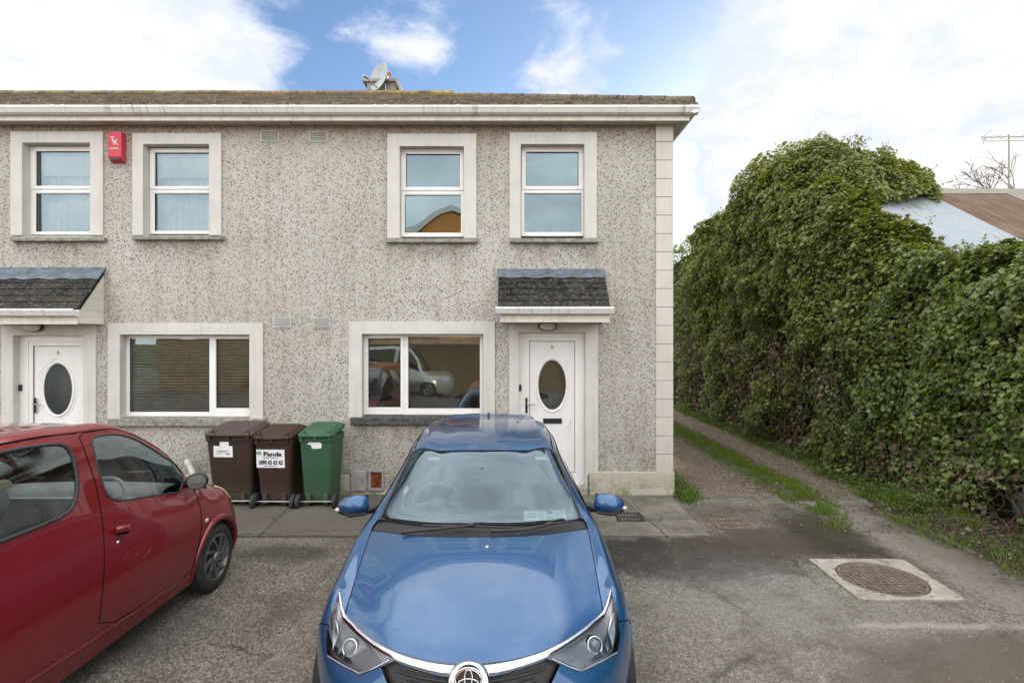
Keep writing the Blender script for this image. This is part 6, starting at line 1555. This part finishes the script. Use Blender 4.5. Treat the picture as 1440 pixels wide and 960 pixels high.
def weeds():
    C, S = [], []
    for _ in range(420):
        cy_ = 6.7 + 11 * rg.random() ** 1.6; cx_ = 5.48 - .42 * rg.random() * (1.1 if cy_ < 9 else .6); n = int(14 + 30 * rg.random()); hh = .05 + .16 * rg.random()
        if rg.random() < .14: cx_ = 2.38 + .15 * rg.random(); cy_ = 7.5 + 1.5 * rg.random(); hh *= .7
        for k in range(n): C.append((cx_ + .09 * rg.normal(), cy_ + .1 * rg.normal(), max(0, lane_z(cx_, cy_) if cy_ > 7.46 else verge_z(cx_, cy_)) + hh * rg.random())); S.append(.022 + .03 * rg.random())
    C = np.array(C); N = rg.normal(size=C.shape) * .5; N[:, 2] += 1.0
    ok = C[:, 0] > 2.32
    o = kind(leaves('weeds', C[ok], N[ok], np.array(S)[ok], OVAL_T, WEED, None, .1, 41), 'stuff'); o['label'] = 'low broad leaved weeds along the foot of the ivy'; o['category'] = 'weeds'
weeds()
def litter():
    n = 2600; y = 4.2 + 12 * rg.random(n) ** 1.5; x = 5.5 - np.abs(.45 * rg.normal(size=n)); k = rg.random(n) < .25; x[k] = 2.4 + 2.6 * rg.random(k.sum()); y[k] = 6.2 + 8 * rg.random(k.sum())
    z = np.array([(lane_z(a, b) if b > 7.46 else max(verge_z(a, b), 0)) for a, b in zip(x, y)]) + .008
    N = rg.normal(size=(n, 3)) * .35; N[:, 2] = 1
    o = kind(leaves('leaf_litter', np.stack([x, y, z], 1), N, .025 + .03 * rg.random(n), OVAL_T, DRY, None, 0, 43), 'stuff'); o['label'] = 'brown dead leaves scattered at the lane edge'; o['category'] = 'leaf litter'
litter()
def stones():
    mb = MB(); n = 1700
    for _ in range(n):
        r_ = rg.random()
        if r_ < .25: x, y = 2.4 + 3.0 * rg.random(), 7.6 + 7 * rg.random() ** 1.5; z = lane_z(x, y)
        elif r_ < .35: x, y = 4.75 + .75 * rg.random(), 4.3 + 3 * rg.random(); z = max(verge_z(x, y), 0)
        else: x, y = -3.2 + 7.9 * rg.random(), 2.9 + 3.1 * rg.random(); z = .0
        if y > 7.6 and x < 2.33: continue
        s = (.006 + .014 * rg.random() ** 2) * (1.5 if r_ < .35 else .55); q = [(x + s * math.cos(a) * (.7 + .5 * rg.random()), y + s * math.sin(a) * (.7 + .5 * rg.random()), z) for a in (0, 1.26, 2.5, 3.8, 5.0)]
        t_ = [(a * .5 + x * .5, b * .5 + y * .5, z + s * .8) for a, b, _ in q]; mb.add(q + t_, [(i, (i + 1) % 5, 5 + (i + 1) % 5, 5 + i) for i in range(5)] + [(5, 6, 7, 8, 9)])
    o = kind(part('pebbles', mb, simple('pale_stone', (.20, .18, .155), .9, .2, 0, .4, 30), normals=False), 'stuff'); o['label'] = 'loose pebbles and grit scattered over lane and yard'; o['category'] = 'pebbles'
stones()

# fallen bramble stems and the half buried drum on the verge
def drum():
    a = G(1412, 700); o = root('plastic_drum', (5.9, 5.95, .15), 'dented grey blue plastic drum lying in the verge under the ivy', 'drum')
    m = MB(); c = Vector((5.70, 6.06, .33)); ax = Vector((.92, -.38, .05)).normalized()
    pr = [(0, -.02), (.15, -.02), (.185, 0), (.19, .02), (.183, .03), (.178, .16), (.188, .18), (.178, .20), (.178, .46), (.19, .48), (.178, .50), (.178, .70), (.16, .72), (0, .72)]
    m.lathe(pr, c, ax, 32); m.v = [tuple(Vector(v) + Vector((0, 0, -.02 * max(0, noise.noise(Vector(v) * 5))))) for v in m.v]
    part('barrel', m, simple('grey_blue_plastic', (.11, .135, .165), .5, .4, 0, .3, 7), o)
    b = MB(); b.lathe([(0, -.034), (.03, -.034), (.032, -.018)], c + Vector((0, 0, .09)), ax, 14); part('bung', b, M['black'], o)
drum()
def brambles():
    o = root('bramble_heap', (5.2, 5.9, .05), 'tangle of dry brown bramble stems on the verge beside the drum', 'brambles'); m = MB()
    for k in range(26):
        x, y = 4.95 + .5 * rg.random(), 5.1 + 1.4 * rg.random(); a = rg.random() * 6.28; L = .25 + .5 * rg.random(); hgt = .05 + .16 * rg.random(); pts = []
        for i in range(7): f = i / 6; xx, yy = x + L * (f - .5) * math.cos(a + f), y + L * (f - .5) * math.sin(a + f); pts.append((xx, yy, max(verge_z(min(xx, 5.6), yy), 0) + .008 + hgt * math.sin(f * 3.1)))
        m.tube(pts, .0025 + .003 * rg.random(), 5)
    part('stem', m, simple('dry_bramble_stem', (.11, .08, .055), .9, .2, 0, .3), o, normals=False)
brambles()
# ------------------------------------------------------------------ the tin roofed shed beyond the ivy
def m_tin(name, cols, rough, metal, bl):
    t = NT(name); p = t.pos(); n = t.noise(1.4, 7, .7, p); x, y, z = t.xyz(p)
    st = t('ShaderNodeCombineXYZ', {0: t.math('MULTIPLY', x, 9.0), 1: t.math('MULTIPLY', y, .7), 2: z}).outputs[0]; n2 = t.noise(1.0, 6, .7, st)
    c = t.ramp(t.math('ADD', t.math('MULTIPLY', n, .5), t.math('MULTIPLY', n2, .5)), cols)
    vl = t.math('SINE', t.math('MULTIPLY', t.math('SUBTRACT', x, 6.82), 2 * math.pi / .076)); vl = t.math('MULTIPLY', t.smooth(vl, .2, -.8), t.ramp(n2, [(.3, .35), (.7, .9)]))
    c = t.mix(t.math('MULTIPLY', vl, bl), c, (.075, .055, .042))      # valleys striped dark in the colour, standing in for shade between ridges
    return t.out(t.bsdf(c, rough, None, .4, metal))
def shed():
    o = root('shed', (9.4, 9.5, 0), 'old shed with rusty and silver corrugated tin roof behind the ivy', 'shed')
    s = .65; RYs, RZs = 11.0, CAM_H + 3.04; zy = lambda y: RZs - s * (RYs - y)
    X0, X1, XM, YE = 6.82, 17.0, 8.30, 7.7
    def sheet(name, x0, x1, y0, y1, lift, mat, skew=0.0):
        n = int((x1 - x0) / .019); m = MB(); us = [x0 + (x1 - x0) * i / n for i in range(n + 1)]
        m.grid(lambda x, y: (x, y, zy(y) + lift + .015 * math.sin((x - X0) * 2 * math.pi / .076) + .012 * noise.noise(Vector((x * .8, y * .8, lift)))), us, [y0 + (y1 - y0) * k / 6 for k in range(7)])
        return part(name, m, mat, o, normals=False, solid=.004)
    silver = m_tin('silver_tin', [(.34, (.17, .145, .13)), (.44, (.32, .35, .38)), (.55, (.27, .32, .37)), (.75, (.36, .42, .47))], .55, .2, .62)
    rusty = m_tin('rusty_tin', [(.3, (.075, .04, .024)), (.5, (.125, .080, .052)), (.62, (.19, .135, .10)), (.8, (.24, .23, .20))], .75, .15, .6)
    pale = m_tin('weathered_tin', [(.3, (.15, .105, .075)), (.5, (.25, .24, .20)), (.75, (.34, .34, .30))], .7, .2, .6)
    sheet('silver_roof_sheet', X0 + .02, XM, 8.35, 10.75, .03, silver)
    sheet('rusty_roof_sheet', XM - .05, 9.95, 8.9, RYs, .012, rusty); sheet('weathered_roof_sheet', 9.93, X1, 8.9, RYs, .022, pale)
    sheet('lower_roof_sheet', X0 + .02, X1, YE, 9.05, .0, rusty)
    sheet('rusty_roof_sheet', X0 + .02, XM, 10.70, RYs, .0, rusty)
    m = MB(); m.quad((X0, RYs, RZs), (X1, RYs, RZs), (X1, 14.3, RZs - s * 3.3), (X0, 14.3, RZs - s * 3.3)); part('back_roof', m, rusty, o, normals=False, solid=.01)
    m = MB(); m.prism([(RYs - .16, zy(RYs - .16) + .03), (RYs, RZs + .07), (RYs + .16, RZs - .03), (RYs, RZs + .03)], 'x', X0, X1); part('ridge_cap', m, pale, o)
    m = MB()
    for y0, y1 in ((YE, RYs),): m.add([(X0 - .03, y0, zy(y0) - .14), (X0 - .03, y1, zy(y1) - .14), (X0 - .03, y1, zy(y1) + .05), (X0 - .03, y0, zy(y0) + .05), (X0 + .015, y0, zy(y0) - .14), (X0 + .015, y1, zy(y1) - .14), (X0 + .015, y1, zy(y1) + .05), (X0 + .015, y0, zy(y0) + .05)], [(0, 1, 2, 3), (4, 7, 6, 5), (0, 4, 5, 1), (3, 2, 6, 7), (0, 3, 7, 4), (1, 5, 6, 2)])
    part('bargeboard', m, simple('pink_paint', (.42, .23, .25), .7, .3, 0, .25), o)
    m = MB(); m.prism([(YE + .1, 0), (YE + .1, zy(YE + .1) - .05), (RYs, RZs - .06), (14.2, RZs - s * 3.2 - .06), (14.2, 0)], 'x', X0 + .05, X1 - .1); part('wall', m, simple('shed_render', (.36, .33, .30), .9, .2, 0, .25), o)
shed()
def aerial():
    Y = 12.0; q = lambda px, py: Vector((*[W(px, py, Y)[0]], Y, W(px, py, Y)[1])); o = root('tv_aerial', (q(1418, 0).x, Y, 4.2), 'thin television aerial on a mast above the shed ridge', 'aerial'); grey = simple('aerial_metal', (.30, .28, .24), .5, .4, .6)
    m = MB(); b = q(1418.5, 192); m.tube([Vector((b.x, Y, 4.0)), b + Vector((0, 0, .03))], .020, 8); part('mast', m, grey, o)
    m = MB(); m.tube([q(1379, 193.2), q(1476, 192)], .010, 6); m.tube([q(1385, 198.5), q(1470, 198)], .007, 6); m.tube([q(1385, 193), q(1385, 199)], .007, 6); part('boom', m, grey, o)
    m = MB()
    for i in range(8): a = q(1392 + 10 * i, 192.8); m.tube([a + Vector((0, -.16, 0)), a + Vector((0, .16, 0))], .004, 5)
    a = q(1382, 193); m.tube([a, a + Vector((.10, -.1, .12))], .005, 5); m.tube([a, a + Vector((.10, .1, -.12))], .005, 5); part('elements', m, grey, o)
aerial()
def bare_bush():
    Y = 11.9; base = Vector((W(1440, 0, Y)[0], Y, 3.8)); o = root('bare_bush', (base.x, base.y, 3.8), 'leafless tangle of twigs behind the shed ridge, below the aerial', 'bush'); rb = random.Random(4); m = MB(); tips = []
    def grow(p, d, L, r, lv):
        pts = [p]; n = 5
        for k in range(n): d = (d + Vector((rb.gauss(0, .16), rb.gauss(0, .16), rb.gauss(0, .12)))).normalized(); p = p + d * L / n; pts.append(p)
        m.tube(pts, [r * (1 - .1 * k) for k in range(n + 1)], 5)
        tips.append(p)
        if lv:
            for _ in range(rb.choice((3, 3, 4))):
                q = pts[rb.randint(2, n)]; dd = (d + Vector((rb.gauss(0, .75), rb.gauss(0, .45), rb.gauss(.0, .5)))).normalized(); grow(q, dd, L * rb.uniform(.5, .75), r * .6, lv - 1)
    for k in range(9): a = -1.35 + 2.7 * k / 8; grow(base + Vector((.4 * a, rb.uniform(-.2, .2), 1.25)), Vector((math.sin(a), rb.uniform(-.2, .2), .30 + .5 * math.cos(a))).normalized(), .88, .018, 3)
    part('branch', m, simple('bare_twig', (.13, .09, .055), .9, .2), o, normals=False)
    C = np.array([tuple(t) for t in tips]); n = 2400; C = np.stack([base.x + .55 * np.random.default_rng(3).normal(size=n), base.y + .2 * np.random.default_rng(4).normal(size=n), 5.18 + .10 * np.abs(np.random.default_rng(6).normal(size=n))], 1)
    N = np.random.default_rng(5).normal(size=C.shape); leaves('foliage', C, N, np.full(len(C), .05), OVAL_T, WEED, o, .2, 4)
bare_bush()
def cable():
    Y = 11.6; a = Vector((W(1300, 0, Y)[0], Y, W(0, 267, Y)[1])); b = Vector((W(1400, 0, Y)[0], Y + .4, W(0, 242, Y + .4)[1])); m = MB(); m.tube([a.lerp(b, k / 10) - Vector((0, 0, .12 * math.sin(math.pi * k / 10))) for k in range(11)], .006, 6)
    tag(part('cable', m, M['steel'], origin=a), 'thin grey cable strung from the ivy to the bush above the shed', 'cable')
cable()

# ------------------------------------------------------------------ what stands behind the photographer and shows in the window panes
def gable_house():
    o = root('brick_house', (-3.0, -12.0, 0), 'orange brick gable with white bargeboards, mirrored in the upper window of the right house', 'house')
    t = NT('orange_brick'); p = t.pos(); x, y, z = t.xyz(p); cv = t('ShaderNodeCombineXYZ', {0: x, 1: z, 2: y}).outputs[0]
    br = t('ShaderNodeTexBrick', {'Vector': cv, 'Color1': (.72, .30, .07, 1), 'Color2': (.62, .24, .05, 1), 'Mortar': (.55, .40, .24, 1), 'Scale': 4.4, 'Mortar Size': .012}); bm = t.out(t.bsdf(br.outputs[0], .9, None, .2))
    ax, az, hw, s = -2.95, 9.1, 4.6, .58; ez = az - hw * s
    m = MB(); pr = [(ax - hw, 0), (ax - hw, ez), (ax, az), (ax + hw, ez), (ax + hw, 0)]; m.prism(pr, 'y', -21, -12); part('wall', m, bm, o)
    m = MB()
    for sg in (-1, 1): e = hw + .35; m.add([(ax, y_, az + d) for y_ in (-21.2, -11.75) for d in (.03, .25)] + [(ax + sg * e, y_, az - e * s + d) for y_ in (-21.2, -11.75) for d in (.03, .25)], [(0, 1, 3, 2), (4, 6, 7, 5), (0, 4, 5, 1), (2, 3, 7, 6), (0, 2, 6, 4), (1, 5, 7, 3)])
    part('roof', m, M['roof'], o)
    m = MB()
    for sg in (-1, 1): e = hw + .35; m.add([(ax, -11.74, az + d) for d in (-.16, .26)] + [(ax + sg * e, -11.74, az - e * s + d) for d in (-.16, .26)] + [(ax, -11.70, az + d) for d in (-.16, .26)] + [(ax + sg * e, -11.70, az - e * s + d) for d in (-.16, .26)], [(0, 1, 3, 2), (4, 6, 7, 5), (0, 4, 5, 1), (2, 3, 7, 6), (0, 2, 6, 4), (1, 5, 7, 3)])
    part('bargeboard', m, M['upvc'], o)
    w = MB(); w.box(ax - .7, ax + .7, -11.99, -11.95, 4.0, 5.3); wn = part('window', w, M['glass'], o, normals=False)
gable_house()
def garden_wall():
    m = MB(); t = NT('brown_brick'); p = t.pos(); x, y, z = t.xyz(p); cv = t('ShaderNodeCombineXYZ', {0: x, 1: z, 2: y}).outputs[0]
    br = t('ShaderNodeTexBrick', {'Vector': cv, 'Color1': (.20, .14, .08, 1), 'Color2': (.16, .11, .065, 1), 'Mortar': (.20, .17, .13, 1), 'Scale': 4.4, 'Mortar Size': .012})
    m.box(-16, 5.0, -9.2, -9.0, 0, 2.3); m.box(-16.02, 5.02, -9.24, -8.96, 2.3, 2.37)
    tag(part('garden_wall', m, t.out(t.bsdf(br.outputs[0], .9, None, .2)), origin=(-6, -9.1, 0)), 'long brown brick garden wall, mirrored in the ground floor windows', 'wall')
garden_wall()
def silver_car():
    o = root('parked_car', (-4.6, -6.6, 0), 'silver car parked side on, mirrored in the ground floor window of the right house', 'car', 'parked cars', R(-90), True)
    k = 1.12; net = Net([[(x * k, y * k, z * k * 1.03) for x, y, z in r] for r in red_rows()], Matrix.Identity(4))
    fw = [(6.4, 2.75), (7.0, 2.3), (7.9, 2.15), (8.9, 2.1), (8.9, 2.9), (7.6, 2.9)]; rw = [(9.1, 2.12), (11.7, 2.12), (11.9, 2.8), (9.1, 2.9)]
    ar = lambda cy_: net.inv([((cy_ - RY_) * k + .38 * math.cos(a), .31 + .38 * math.sin(a)) for a in [R(-12 + 204 * i / 22) for i in range(23)]], 'side', (1.2, 14, 3.3, 6)); close = lambda a: a + [(a[-1][0], 6.2), (a[0][0], 6.2)]
    fa, ra = ar(4.80), ar(2.30)
    P3, cls, V = cut(net, [('glass', fw), ('glass', rw), ('screen', [(5.75, 0), (5.95, 1.85), (7.95, 1.86), (8, 0)]), ('arch', close(fa)), ('arch', close(ra))], .25, .25)
    shell('body', panel(P3, cls['body']), CM['silver'], o); shell('side_window', panel(P3, cls['glass']), CM['sideglass'], o, -.004); shell('windscreen', panel(P3, cls['screen']), CM['sideglass'], o, -.004)
    for sg in (1, -1):
        for cyw in (4.80, 2.30): wheel(o, (sg * .82, (cyw - RY_) * k, .32), .32, .2, sg, .22, 9, CM['alloy'], .3)
    i = MB()
    for x in (-.36, .36): seat(i, x, 0, 1, z=.55, top=1.3); seat(i, x, -1, 1, z=.55, top=1.3)
    part('seats', i, CM['seat'], o)
silver_car()
# ------------------------------------------------------------------ a wood closing the far end of the lane
def far_wood():
    r = np.random.default_rng(77); n = 26000; x = -30 + 60 * r.random(n); y = 62 + 5 * r.random(n)
    top = np.array([5.5 + 2.2 * noise.fractal(Vector((a * .22, 1.5, 0)), 1, 2, 4) for a in x]); z = top * r.random(n) ** .7
    N = r.normal(size=(n, 3)); N[:, 1] -= 1.2; N[:, 2] += .5
    o = kind(leaves('far_wood', np.stack([x, y, z], 1), N, .22 + .22 * r.random(n), OVAL_T, LEAF, None, .3, 78), 'stuff'); o['label'] = 'far belt of trees closing the end of the lane'; o['category'] = 'wood'
far_wood()
